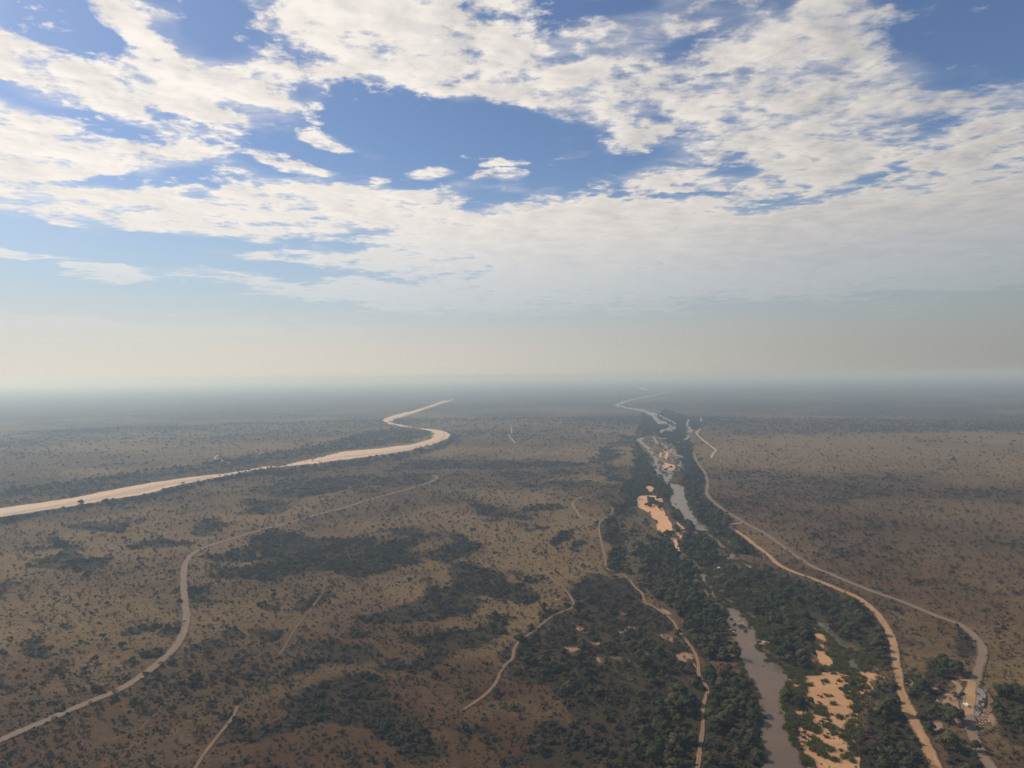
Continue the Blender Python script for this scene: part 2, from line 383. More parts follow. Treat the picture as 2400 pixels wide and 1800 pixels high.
WOODS = [  # polygon, tree density, bush density, green
 ([(1505,965),(1500,1000),(1480,1040),(1488,1075),(1480,1120),(1455,1180),(1412,1215),(1410,1260),(1427,1335),(1470,1342),(1520,1400),(1570,1440),(1610,1490),(1650,1540),(1722,1548),(1718,1490),(1692,1440),(1650,1400),(1632,1345),(1590,1300),(1570,1262),(1530,1250),(1490,1195),(1495,1155),(1545,1158),(1565,1180),(1567,1140),(1540,1122),(1530,1100),(1500,1050),(1485,1038),(1500,1010),(1530,990)], .8, .6, .5),
 ([(1640,1560),(1700,1590),(1745,1592),(1772,1625),(1782,1700),(1788,1860),(1650,1860),(1560,1860),(1530,1760),(1520,1700),(1540,1640),(1600,1600)], .62, .7, .5),
 ([(1280,1430),(1400,1400),(1510,1415),(1570,1460),(1620,1540),(1640,1600),(1640,1700),(1560,1830),(1480,1830),(1400,1740),(1290,1600),(1200,1580),(1190,1540),(1240,1500)], .13, .62, .25),
 ([(1580,1250),(1640,1255),(1690,1290),(1700,1308),(1640,1330),(1600,1295)], 1.0, .8, .5),
 ([(1600,1130),(1640,1140),(1648,1170),(1700,1213),(1703,1235),(1760,1275),(1800,1310),(1720,1290),(1662,1240),(1630,1200),(1612,1160)], .75, .9, .6),
 ([(1680,1335),(1760,1338),(1830,1345),(1900,1370),(1980,1400),(2040,1440),(2072,1490),(2085,1560),(2040,1568),(2012,1540),(1990,1510),(1945,1480),(1900,1470),(1885,1505),(1895,1535),(1905,1570),(1860,1570),(1833,1555),(1806,1535),(1810,1500),(1782,1480),(1770,1450),(1740,1420),(1700,1400),(1672,1360)], .34, .6, .9),
 ([(2000,1614),(2090,1612),(2108,1640),(2130,1700),(2170,1830),(2030,1860),(2012,1760),(2018,1700),(2010,1650)], .45, .8, .7),
 ([(2125,1600),(2240,1605),(2245,1680),(2265,1760),(2300,1850),(2230,1850),(2150,1670)], .42, .7, .35),
 ([(2340,1650),(2400,1630),(2520,1720),(2450,1830),(2345,1740)], .6, .7, .3),
 ([(2160,1545),(2230,1550),(2232,1600),(2150,1606)], .3, .9, .2),
 ([(0,1168),(300,1128),(600,1089),(720,1068),(880,1047),(1000,1024),(1012,1012),(930,1004),(860,1015),(700,1052),(400,1098),(0,1150),(-150,1170),(-150,1200)], .22, .5, .4),
 ([(640,1104),(900,1072),(1020,1046),(1060,1024),(1080,1030),(1040,1052),(940,1078),(800,1098),(640,1120)], .3, .6, .4),
 ([(0,1216),(180,1187),(350,1160),(510,1122),(640,1102),(640,1110),(510,1130),(350,1170),(180,1198),(0,1228),(-150,1255),(-150,1238)], .75, .8, .4),
 ([(1560,960),(1640,990),(1640,1010),(1600,1000),(1625,1060),(1650,1110),(1655,1150),(1600,1135),(1605,1100),(1590,1060),(1560,1030),(1535,1020),(1500,1025),(1520,990)], .55, .8, .7),
]
THICKETS = [  # ellipses of dense dark bush, on the right plain also painted cloud shadow: cx, cy, rx, ry, turn
 (770,1296,200,45,0),(650,1262,90,22,-6),(1008,1288,80,32,-5),(1140,1342,105,40,12),(990,1415,65,32,0),(1165,1198,80,16,4),(886,1242,34,9,0),
 (1200,1227,22,7,0),(1250,1233,18,6,0),(915,1434,150,24,-3),(1050,1480,36,12,0),(870,1500,32,14,0),(787,1547,62,28,-15),(990,1550,60,42,-40),(775,1686,82,50,-12),(620,1676,80,34,12),
 (1155,1728,88,28,4),(1120,1792,105,14,0),(1148,1400,88,30,0),(1244,1567,50,17,6),(414,1392,14,18,0),(462,1388,24,26,-30),(370,1533,42,20,-30),(422,1527,25,15,-10),(458,1480,25,20,-30),
 (532,1784,34,20,-8),(732,1554,68,30,-15),(560,1486,58,30,8),(150,1322,60,16,0),(60,1335,40,12,0),(20,1557,34,42,0),(140,1338,30,8,0),(200,1338,36,15,0),(760,1135,220,16,-3),(900,1125,120,11,0),
 (560,1190,60,16,-5),(520,1235,40,20,0),(90,1290,80,20,10),(1330,1250,20,22,0),(1370,1395,60,34,8),(1440,1370,50,30,8),(1400,1280,18,28,0),(1350,1440,60,24,0),
 (1290,1180,60,12,0),(1250,1085,160,9,0),(1130,1090,90,7,0),(1420,1105,60,20,-50),(1440,1060,50,16,-60),(1300,1140,70,9,0),(1240,1110,90,6,0),(1000,1090,90,8,-6),
 (2050,1150,330,22,2),(1850,1125,180,18,4),(2250,1160,200,18,3),(1790,1165,100,16,0),(2330,1270,90,18,4),(2100,1245,120,14,0),(1880,1255,80,16,10),(1960,1300,90,12,14),(1830,1205,60,10,0),  # right-plain bands: cloud shadow put in as darker bush cover
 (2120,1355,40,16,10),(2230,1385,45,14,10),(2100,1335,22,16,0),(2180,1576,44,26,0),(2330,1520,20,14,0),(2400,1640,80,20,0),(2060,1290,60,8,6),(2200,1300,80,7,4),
 (350,1275,60,10,0),(240,1240,60,10,0),(590,1340,40,12,0),(680,1410,30,14,0),(600,1420,22,10,0),(240,1500,26,12,0),(120,1525,20,10,0),(200,1600,26,12,0),(280,1575,30,12,0),(90,1680,34,14,0),
 (300,1500,16,10,0),(340,1655,30,12,0),(640,1600,30,14,0),(560,1610,20,12,0),(980,1690,34,12,0),(880,1600,28,10,0),(1270,1640,40,12,0),(1330,1590,60,30,0),(1340,1700,50,30,0),(1420,1640,60,36,0),(1400,1760,70,30,0),
]
GRASSY = [  # pale open grass: cx, cy, rx, ry, turn
 (1160,1248,220,26,3),(920,1238,70,12,-8),(1060,1222,190,16,0),(1350,1125,70,10,0),(1240,1170,140,14,5),(1380,1230,70,24,10),(640,1215,60,9,-10),(590,1262,32,7,-6),(760,1160,120,10,-10),(1250,1300,120,22,0),
 (1900,1050,240,20,0),(2100,1065,330,26,0),(2330,1032,160,14,0),(1820,1035,60,5,0),(2370,1113,70,7,0),(2000,1098,300,14,0),(2230,1020,200,6,0),(1950,1180,200,10,4),(2230,1205,240,18,2),(2300,1340,160,40,8),(2330,1420,120,50,10),(2120,1470,80,30,14),  # right-plain grass also paints in the lit bands between cloud shadows
 (1490,1250,40,38,10),(150,1400,180,30,0),(80,1660,90,26,0),(250,1440,120,26,0),(150,1590,140,30,0),(900,1390,120,12,0),(800,1610,200,20,0),(900,1740,200,40,0),(1100,1640,120,26,0),(1330,1060,200,6,0),(250,1215,140,14,-8),(1690,1560,42,18,10),
]
SOIL = [  # bare pale earth
 (1580,1493,16,10,0),(1604,1536,27,11,5),(1442,1548,18,6,4),(1366,1472,20,6,0),(1330,1518,22,6,4),(1404,1548,12,5,0),(2254,1597,22,5,0),(2268,1640,26,44,10),(2222,1690,22,12,10),(2240,1665,10,26,-40),(2145,1612,34,7,8),(2186,1621,22,6,8),(2124,1600,10,12,-40),
 (2100,1606,10,9,0),(1640,1562,9,8,0),(2125,1670,12,22,-20),(2225,1719,30,5,12),(2340,1650,14,34,8),(1450,1442,20,5,0),(1500,1520,16,5,0),(1535,1432,14,7,20),(1480,1475,22,5,0),(1556,1520,12,4,0),(1400,1500,14,4,0),(1330,1404,12,4,0),
]
def ell(px, py, E, soft=0.35):
    cx, cy, rx, ry, t = E
    c, s = math.cos(R(t)), math.sin(R(t))
    u = (px - cx) * c + (py - cy) * s
    v = -(px - cx) * s + (py - cy) * c
    q = np.sqrt((u / rx) ** 2 + (v / ry) ** 2)
    return np.clip((1 + soft - q) / (2 * soft), 0, 1)

def fields(x, y):
    """what grows where, for world points: dict of 0..1 arrays"""
    px, py, zc = proj(x, y)
    front = (y > 60)
    px = np.where(front, px, -9e3); py = np.where(front, py, -9e3)
    # ragged edges: wobble in metres, then compare with the traced outline
    wx = (fbm(x, y, 45, 3, 11) - .5) * 46; wy = (fbm(x, y, 45, 3, 21) - .5) * 46
    wx2 = (fbm(x, y, 150, 3, 31) - .5) * 190; wy2 = (fbm(x, y, 150, 3, 41) - .5) * 190
    qx, qy, _ = proj(x + wx, y + wy)
    tx, ty, _ = proj(x + wx + wx2, np.maximum(y + wy + wy2, 30))
    patch = fbm(x, y, 60, 4, 51)
    qx = np.where(front, qx, -9e3); qy = np.where(front, qy, -9e3)
    big = fbm(x, y, 520, 4, 3)
    mid = fbm(x, y, 120, 4, 5)
    bush = np.clip((big * 0.75 + mid * 0.45 - 0.62) * 4.5, 0, 1) * 0.55
    grass = np.clip((0.52 - big * .8 - mid * 0.25 + 0.05) * 6, 0, 1)
    dist = np.hypot(x, y)
    farf = np.clip((dist - 2300) / 3500, 0, 1)
    bush = np.maximum(bush, farf * (.62 + .9 * np.clip((big - .36) * 3, 0, 1)) * .8); grass = grass * (1 - .8 * farf)
    wood = np.zeros_like(x); green = np.zeros_like(x)
    near = (qx > -400) & (qx < 2800)
    for E in GRASSY:
        e = ell(tx, ty, E, .7)
        bush = bush * (1 - 0.85 * e); grass = np.maximum(grass, e)
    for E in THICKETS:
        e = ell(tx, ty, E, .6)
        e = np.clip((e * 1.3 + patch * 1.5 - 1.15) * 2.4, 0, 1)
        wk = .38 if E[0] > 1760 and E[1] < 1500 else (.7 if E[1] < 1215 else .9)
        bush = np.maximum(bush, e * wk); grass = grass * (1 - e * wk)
    for poly, wd, bd, gr in WOODS:
        m = inpoly(qx, qy, poly)
        wood = np.where(m, np.maximum(wood, wd), wood); bush = np.where(m, np.maximum(bush, bd), bush)
        green = np.where(m, np.maximum(green, gr), green); grass = np.where(m, grass * .2, grass)
    clr = inpoly(qx, qy, [(1458,1205),(1500,1208),(1535,1250),(1556,1266),(1530,1275),(1495,1300),(1505,1335),(1530,1380),(1500,1370),(1470,1330),(1450,1280),(1447,1230)])
    wood[clr] = 0.05; bush[clr] *= 0.3; grass[clr] = 0.6; green[clr] = .8
    clr = ell(qx, qy, (1685,1556,42,16,14)) > .5
    wood[clr] = 0.02; bush[clr] = 0.1; grass[clr] = .8
    soil = np.zeros_like(x)
    for E in SOIL:
        soil = np.maximum(soil, ell(qx, qy, E, .3))
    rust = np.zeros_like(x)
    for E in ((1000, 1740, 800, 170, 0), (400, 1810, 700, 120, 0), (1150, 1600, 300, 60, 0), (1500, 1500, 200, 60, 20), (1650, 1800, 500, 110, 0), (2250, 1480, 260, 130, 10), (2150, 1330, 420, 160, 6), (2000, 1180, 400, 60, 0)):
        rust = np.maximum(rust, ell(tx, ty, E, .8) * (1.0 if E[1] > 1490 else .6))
    wood *= (1 - soil); bush = bush * (1 - soil)
    return dict(bush=bush, wood=wood, green=green, grass=grass, soil=soil, rust=rust, px=px, py=py)

# world-space outlines
def ragged(poly, amp, n=None, seed=1, step=6.0):
    w = P([p[0] for p in poly], [p[1] for p in poly])
    out = []
    m = len(w)
    for i in range(m):
        a = w[i]; b = w[(i + 1) % m]
        L = np.hypot(*(b - a))
        k = int(min(24, max(1, L / (step * max(1, np.hypot(*a) / 900)))))
        for j in range(k):
            out.append(a + (b - a) * j / k)
    out = np.array(out)
    a = amp * np.clip(np.hypot(out[:, 0], out[:, 1]) / 900, 1, 6)
    out[:, 0] += (fbm(out[:, 0], out[:, 1], 22, 3, seed) - .5) * 2 * a
    out[:, 1] += (fbm(out[:, 0], out[:, 1], 22, 3, seed + 9) - .5) * 2 * a
    return out
SAND_W = {k: ragged(v, 3.0 if k != 'left_river' else 5.0, seed=i * 3) for i, (k, v) in enumerate(SANDS.items())}
WATER_W = {k: ragged(v, 2.2, seed=40 + i * 3) for i, (k, v) in enumerate(WATERS.items())}
BARE_W = [ragged(v, 2.5, seed=80 + i) for i, v in enumerate(BARE)]
WET_W = [ragged(v, 4.0, seed=95 + i) for i, v in enumerate(WET)]
ROAD_W = {k: smooth_line(P([p[0] for p in v], [p[1] for p in v])) for k, v in ROADS.items()}
TRACK_W = {k: smooth_line(P([p[0] for p in v], [p[1] for p in v])) for k, v in TRACKS.items()}
STREAM_W = {k: (smooth_line(P([p[0] for p in v[0]], [p[1] for p in v[0]]), 4), v[1]) for k, v in STREAMS.items()}
ROAD_WIDTH = {'gravel_left': 9.4, 'gravel_right': 9.0, 'sand_right': 8.8, 'spur_right': 5, 'spur_far': 7, 'far_white': 9, 'far_white2': 9}
TRACK_WIDTH = {'bank': 3.6, 'bank_spur': 6.0, 'red_left': 3.2, 'centre': 3.6, 'centre_spur': 3.5, 'faint': 3.0, 'mid': 6.0, 'far_left': 7, 'edge_left': 7, 'right_pan': 8}

# ------------------------------------------------------------------ mesh helpers
def mesh_np(name, V, F, mats=(), mi=None, smooth=False):
    me = bpy.data.meshes.new(name)
    V = np.asarray(V, np.float32)
    if isinstance(F, np.ndarray):
        nf, k = F.shape
        me.vertices.add(len(V)); me.vertices.foreach_set('co', V.ravel())
        me.loops.add(nf * k); me.loops.foreach_set('vertex_index', F.astype(np.int32).ravel())
        me.polygons.add(nf); me.polygons.foreach_set('loop_start', np.arange(0, nf * k, k, dtype=np.int32))
        me.update(calc_edges=True)
    else:
        me.from_pydata([tuple(map(float, v)) for v in V], [], [list(map(int, f)) for f in F])
        me.update()
    for m in mats:
        me.materials.append(m)
    if mi is not None:
        me.polygons.foreach_set('material_index', np.asarray(mi, np.int32))
    if smooth:
        me.polygons.foreach_set('use_smooth', np.ones(len(me.polygons), bool))
    me.validate()
    return me

def obj(name, me, parent=None, loc=(0, 0, 0), rot=0.0, scale=None):
    o = bpy.data.objects.new(name, me)
    C.objects.link(o)
    o.location = loc
    o.rotation_euler = (0, 0, rot)
    if scale is not None:
        o.scale = scale
    if parent is not None:
        o.parent = parent
    return o

def tag(o, label=None, cat=None, group=None, kind=None):
    if label: o['label'] = label
    if cat: o['category'] = cat
    if group: o['group'] = group
    if kind: o['kind'] = kind
    return o

def mat(name, rough=0.9):
    m = bpy.data.materials.new(name)
    m.use_nodes = True
    m.node_tree.nodes.clear()
    N = NT(m.node_tree)
    out = N.add('ShaderNodeOutputMaterial')
    b = N.add('ShaderNodeBsdfPrincipled')
    b.inputs['Roughness'].default_value = rough
    b.inputs['Specular IOR Level'].default_value = 0.25
    N.l.new(b.outputs[0], out.inputs[0])
    return m, N, b, out

# ------------------------------------------------------------------ materials
def mat_ground():
    m, N, b, out = mat('bushveld_ground', 1.0)
    b.inputs['Specular IOR Level'].default_value = 0.05
    pos = N.add('ShaderNodeNewGeometry').outputs['Position']
    def at(n):
        return N.add('ShaderNodeAttribute', attribute_name=n).outputs['Fac']
    rust = at('rust')
    bush, green, grass, soil, wood = at('bush'), at('green'), at('grass'), at('soil'), at('wood')
    n_l = N.noise(pos, 0.0045, 5.0, 0.6)
    n_m = N.noise(pos, 0.035, 5.0, 0.65)
    n_s = N.noise(pos, 0.22, 5.0, 0.7)
    n_t = N.noise(pos, 0.9, 4.0, 0.7)
    col = N.mix(N.smooth(n_l, .38, .62), (0.102, 0.057, 0.029), (0.120, 0.075, 0.037))       # earth / dry grass
    col = N.mix(N.math('MULTIPLY', N.smooth(n_m, .40, .62), 0.65), col, (0.064, 0.046, 0.027))
    col = N.mix(N.math('MULTIPLY', grass, N.smooth(n_m, .25, .6, .45, .95)), col, (0.195, 0.134, 0.062))
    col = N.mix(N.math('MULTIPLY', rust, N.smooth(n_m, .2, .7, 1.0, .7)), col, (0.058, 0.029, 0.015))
    # game trails and little drainage lines
    tr = N.math('ABSOLUTE', N.math('SUBTRACT', N.noise(pos, 0.011, 3.0, 0.5, 0.4), .5))
    col = N.mix(N.math('MULTIPLY', N.smooth(tr, .0, .010, .5, 0.0), N.smooth(n_l, .4, .55)), col, (0.17, 0.11, 0.065))
    # olive flush of low green growth
    col = N.mix(N.math('MULTIPLY', N.math('ADD', N.math('MULTIPLY', green, .8), N.smooth(n_l, .50, .72, 0, .35)), N.smooth(n_s, .3, .6)), col, (0.055, 0.062, 0.030))
    # scrub too small to build: dark flecks
    fleck = N.math('ADD', N.math('MULTIPLY', n_t, .45), N.math('MULTIPLY', n_s, .55))
    fl = N.smooth(fleck, .48, .57)
    col = N.mix(N.math('MULTIPLY', fl, .74), col, (0.038, 0.032, 0.020))
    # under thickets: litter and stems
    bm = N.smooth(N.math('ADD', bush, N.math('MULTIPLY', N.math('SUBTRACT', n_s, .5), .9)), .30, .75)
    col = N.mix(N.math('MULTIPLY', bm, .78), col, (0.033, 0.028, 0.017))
    sm = N.smooth(N.math('ADD', soil, N.math('MULTIPLY', N.math('SUBTRACT', n_s, .5), 1.3)), .42, .95)
    col = N.mix(N.math('MULTIPLY', sm, .75), col, (0.36, 0.235, 0.145))
    N.l.new(col, b.inputs['Base Color'])
    bp = N.add('ShaderNodeBump', {'Height': fleck, 'Strength': 0.9, 'Distance': 1.2})
    N.l.new(bp.outputs[0], b.inputs['Normal'])
    return m

def mat_sand(name, c1, c2, c3, scale=0.05):
    m, N, b, out = mat(name, 0.95)
    pos = N.add('ShaderNodeNewGeometry').outputs['Position']
    st = N.add('ShaderNodeMapping', {'Vector': pos})
    st.inputs['Rotation'].default_value = (0, 0, R(-20))
    st.inputs['Scale'].default_value = (0.6, 1.6, 1)
    n1 = N.noise(st.outputs[0], scale, 5.0, 0.6, 0.8)
    n2 = N.noise(pos, scale * 7, 5.0, 0.65)
    col = N.mix(N.smooth(n1, .35, .62), c1, c2)
    col = N.mix(N.smooth(n2, .52, .72, 0, .75), col, c3)
    N.l.new(col, b.inputs['Base Color'])
    bp = N.add('ShaderNodeBump', {'Height': n2, 'Strength': 0.5, 'Distance': 1.0})
    N.l.new(bp.outputs[0], b.inputs['Normal'])
    return m

def mat_road(name, c1, c2, verge, ruts=True):
    m, N, b, out = mat(name, 0.95)
    pos = N.add('ShaderNodeNewGeometry').outputs['Position']
    ac = N.add('ShaderNodeAttribute', attribute_name='across').outputs['Fac']   # -1 .. 1
    al = N.add('ShaderNodeAttribute', attribute_name='along').outputs['Fac']    # metres
    n1 = N.noise(pos, 0.05, 4.0, 0.6)
    n2 = N.noise(pos, 0.45, 5.0, 0.7)
    n0 = N.noise(pos, 0.10, 3.0, 0.6)
    sv = N.add('ShaderNodeCombineXYZ', {0: N.math('MULTIPLY', ac, 2.6), 1: N.math('MULTIPLY', al, 0.02), 2: 0.0}).outputs[0]
    ns = N.noise(sv, 1.6, 4.0, 0.6)
    aa = N.math('ABSOLUTE', ac)
    col = N.mix(N.smooth(n1, .35, .65), c1, c2)
    col = N.mix(N.smooth(ns, .48, .66, 0, .55), col, tuple(c * .72 for c in c1))
    col = N.mix(N.smooth(ns, .44, .30, 0, .5), col, tuple(min(1, c * 1.18) for c in c2))
    if ruts:  # two worn wheel lines, rougher crown between them
        crown = N.smooth(N.math('ABSOLUTE', N.math('SUBTRACT', aa, .36)), .12, .30)
        col = N.mix(N.math('MULTIPLY', crown, N.smooth(n2, .3, .6, .35, .9)), col, verge)
    e = N.math('ADD', aa, N.math('ADD', N.math('MULTIPLY', N.math('SUBTRACT', n2, .5), .9), N.math('MULTIPLY', N.math('SUBTRACT', n0, .5), .8)))
    edge = N.smooth(e, .62, .84)
    col = N.mix(edge, col, N.mix(N.smooth(n2, .42, .62), verge, tuple(c * .45 for c in verge)))
    N.l.new(col, b.inputs['Base Color'])
    bp = N.add('ShaderNodeBump', {'Height': n2, 'Strength': 0.5, 'Distance': 0.4})
    N.l.new(bp.outputs[0], b.inputs['Normal'])
    return m

def mat_water(name, c1, c2, rough):
    m, N, b, out = mat(name, rough)
    b.inputs['Specular IOR Level'].default_value = 0.22
    b.inputs['IOR'].default_value = 1.33
    pos = N.add('ShaderNodeNewGeometry').outputs['Position']
    n1 = N.noise(pos, 0.018, 4.0, 0.6, 0.6)
    N.l.new(N.mix(N.smooth(n1, .35, .65), c1, c2), b.inputs['Base Color'])
    n2 = N.noise(pos, 0.8, 3.0, 0.6)
    bp = N.add('ShaderNodeBump', {'Height': n2, 'Strength': 0.06, 'Distance': 0.3})
    N.l.new(bp.outputs[0], b.inputs['Normal'])
    return m

def mat_leaf(name, c_dark, c_mid, c_alt, transl=0.08):
    m, N, b, out = mat(name, 0.85)
    b.inputs['Specular IOR Level'].default_value = 0.12
    rnd = N.add('ShaderNodeObjectInfo').outputs['Random']
    pos = N.add('ShaderNodeNewGeometry').outputs['Position']
    n1 = N.noise(pos, 0.35, 3.0, 0.6)
    n2 = N.noise(pos, 0.008, 3.0, 0.5)
    col = N.mix(N.smooth(rnd, .05, .75), c_dark, c_mid)
    col = N.mix(N.smooth(N.math('ADD', rnd, N.math('MULTIPLY', n2, .6)), .95, 1.2, 0, .9), col, c_alt)
    col = N.mix(N.smooth(n1, .35, .7, 0, .45), col, c_mid)
    N.l.new(col, b.inputs['Base Color'])
    tr = N.add('ShaderNodeBsdfTranslucent')
    N.l.new(col, tr.inputs[0])
    mx = N.add('ShaderNodeMixShader', {0: transl})
    N.l.new(b.outputs[0], mx.inputs[1]); N.l.new(tr.outputs[0], mx.inputs[2])
    N.l.new(mx.outputs[0], out.inputs[0])
    return m

def mat_plain(name, c1, c2, scale=2.0, rough=0.85, spec=0.25, bump=0.3):
    m, N, b, out = mat(name, rough)
    b.inputs['Specular IOR Level'].default_value = spec
    tc = N.add('ShaderNodeNewGeometry').outputs['Position']
    n = N.noise(tc, scale, 5.0, 0.6)
    N.l.new(N.mix(N.smooth(n, .35, .65), c1, c2), b.inputs['Base Color'])
    if bump:
        bp = N.add('ShaderNodeBump', {'Height': n, 'Strength': bump, 'Distance': 0.2})
        N.l.new(bp.outputs[0], b.inputs['Normal'])
    return m

M = dict(
    ground=mat_ground(),
    sand=mat_sand('river_sand', (0.50, 0.285, 0.140), (0.56, 0.325, 0.165), (0.40, 0.235, 0.130)),
    vignette_sand=mat_sand('vignetted_bar_sand', (0.37, 0.205, 0.100), (0.43, 0.245, 0.120), (0.29, 0.165, 0.088)),  # near bars: vignette darkening put into the sand colour
    leftsand=mat_sand('dry_river_sand', (0.60, 0.400, 0.240), (0.50, 0.395, 0.295), (0.42, 0.315, 0.225), 0.012),
    wet=mat_sand('damp_sand', (0.44, 0.32, 0.23), (0.38, 0.28, 0.21), (0.48, 0.32, 0.20), 0.03),
    gravel=mat_road('gravel_surface', (0.172, 0.122, 0.080), (0.196, 0.142, 0.094), (0.105, 0.070, 0.040), False),
    sandroad=mat_road('sandy_road_surface', (0.30, 0.180, 0.088), (0.36, 0.220, 0.110), (0.115, 0.072, 0.040), False),
    track=mat_road('dirt_track', (0.25, 0.148, 0.084), (0.29, 0.175, 0.10), (0.095, 0.062, 0.036), True),
    faint=mat_road('overgrown_track', (0.125, 0.080, 0.046), (0.135, 0.088, 0.05), (0.090, 0.056, 0.032), True),
    midtrack=mat_road('worn_track', (0.20, 0.120, 0.070), (0.23, 0.14, 0.085), (0.090, 0.058, 0.034), True),
    white=mat_road('pale_track', (0.38, 0.30, 0.22), (0.42, 0.31, 0.22), (0.10, 0.075, 0.05), False),
    water=mat_water('muddy_water', (0.135, 0.090, 0.060), (0.110, 0.078, 0.053), 0.22),
    glint=mat_water('rapid_water', (0.16, 0.13, 0.10), (0.13, 0.11, 0.085), 0.30),
    pond=mat_water('green_water', (0.060, 0.062, 0.042), (0.075, 0.070, 0.050), 0.2),
    leaf_wood=mat_leaf('riverside_leaves', (0.032, 0.042, 0.017), (0.068, 0.072, 0.029), (0.110, 0.086, 0.045)),
    leaf_thorn=mat_leaf('thorn_tree_leaves', (0.042, 0.042, 0.024), (0.060, 0.055, 0.033), (0.078, 0.058, 0.038)),
    leaf_bush=mat_leaf('bush_leaves', (0.038, 0.042, 0.026), (0.054, 0.054, 0.034), (0.074, 0.062, 0.042)),
    leaf_dry=mat_leaf('dry_bush_leaves', (0.070, 0.050, 0.032), (0.085, 0.066, 0.044), (0.095, 0.062, 0.040)),
    reed=mat_leaf('reed_leaves', (0.075, 0.095, 0.026), (0.125, 0.130, 0.040), (0.185, 0.150, 0.060), 0.25),
    tuft=mat_leaf('dry_grass_blades', (0.14, 0.105, 0.055), (0.18, 0.135, 0.075), (0.12, 0.10, 0.05), 0.2),
    bark=mat_plain('bark', (0.060, 0.046, 0.034), (0.10, 0.080, 0.062), 1.5),
    rock=mat_plain('granite', (0.33, 0.245, 0.175), (0.26, 0.19, 0.14), 0.6, 0.8),
    darkrock=mat_plain('dark_river_rock', (0.060, 0.046, 0.034), (0.085, 0.062, 0.045), 0.6, 0.7),
    conc=mat_plain('pale_concrete', (0.24, 0.225, 0.195), (0.19, 0.17, 0.145), 0.8, 0.85),
    darkwall=mat_plain('stained_wall', (0.045, 0.040, 0.032), (0.07, 0.06, 0.045), 0.8, 0.85),
    foam=mat_plain('foam', (0.55, 0.55, 0.52), (0.42, 0.42, 0.40), 1.0, 0.6),
    redsoil=mat_plain('red_cut_earth', (0.17, 0.090, 0.058), (0.21, 0.12, 0.075), 0.3, 0.95),
    paint=mat_plain('white_paint', (0.80, 0.80, 0.78), (0.76, 0.76, 0.74), 0.5, 0.3, 0.5, 0),
    glass=mat_plain('dark_glass', (0.02, 0.025, 0.03), (0.02, 0.025, 0.03), 1, 0.08, 0.5, 0),
    tyre=mat_plain('tyre_rubber', (0.025, 0.025, 0.025), (0.035, 0.035, 0.035), 2, 0.9, 0.2, 0),
    steel=mat_plain('wheel_steel', (0.35, 0.35, 0.35), (0.30, 0.30, 0.30), 2, 0.4, 0.5, 0),
    lamp=mat_plain('lamp_lens', (0.7, 0.7, 0.65), (0.7, 0.7, 0.65), 2, 0.1, 0.5, 0),
    redlamp=mat_plain('tail_lens', (0.45, 0.03, 0.02), (0.45, 0.03, 0.02), 2, 0.2, 0.5, 0),
)

# ------------------------------------------------------------------ the plain
def build_ground():
    A = 47.0
    az = np.concatenate([np.linspace(-180, -A, 26, endpoint=False), np.linspace(-A, A, 380), np.linspace(A, 180, 26)[1:-1]])
    az = np.radians(az)
    rad = np.exp(np.linspace(math.log(60), math.log(70000), 640))
    na, nr = len(az), len(rad)
    X = np.outer(rad, np.sin(az)).ravel(); Y = np.outer(rad, np.cos(az)).ravel()
    V = np.stack([X, Y, np.zeros_like(X)], 1)
    V = np.vstack([V, [[0, 0, 0]]])
    i = np.arange(nr - 1)[:, None] * na; j = np.arange(na)[None, :]; j2 = (j + 1) % na
    q = np.stack([i + j, i + na + j, i + na + j2, i + j2], -1).reshape(-1, 4)
    q = q[:, ::-1]
    tri = [(len(V) - 1, (k + 1) % na, k) for k in range(na)]
    me = bpy.data.meshes.new('ground')
    F = q
    nf = len(F)
    loops = np.concatenate([F.ravel(), np.array(tri).ravel()]).astype(np.int32)
    me.vertices.add(len(V)); me.vertices.foreach_set('co', V.astype(np.float32).ravel())
    me.loops.add(len(loops)); me.loops.foreach_set('vertex_index', loops)
    me.polygons.add(nf + len(tri))
    me.polygons.foreach_set('loop_start', np.concatenate([np.arange(nf) * 4, nf * 4 + np.arange(len(tri)) * 3]).astype(np.int32))
    me.update(calc_edges=True)
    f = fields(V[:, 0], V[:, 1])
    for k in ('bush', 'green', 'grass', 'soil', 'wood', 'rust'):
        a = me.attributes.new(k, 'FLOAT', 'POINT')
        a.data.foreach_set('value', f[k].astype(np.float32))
    me.materials.append(M['ground'])
    me.validate()
    if me.polygons[0].normal.z < 0:
        me.flip_normals()
    return tag(obj('ground', me), kind='structure')
build_ground()

def sheet(name, outline, z, m, kind='structure', **kw):
    V = [(p[0], p[1], z) for p in outline]
    me = mesh_np(name, V, [list(range(len(V)))], (m,))
    if me.polygons[0].normal.z < 0:
        me.flip_normals()
    return tag(obj(name, me), kind=kind, **kw)

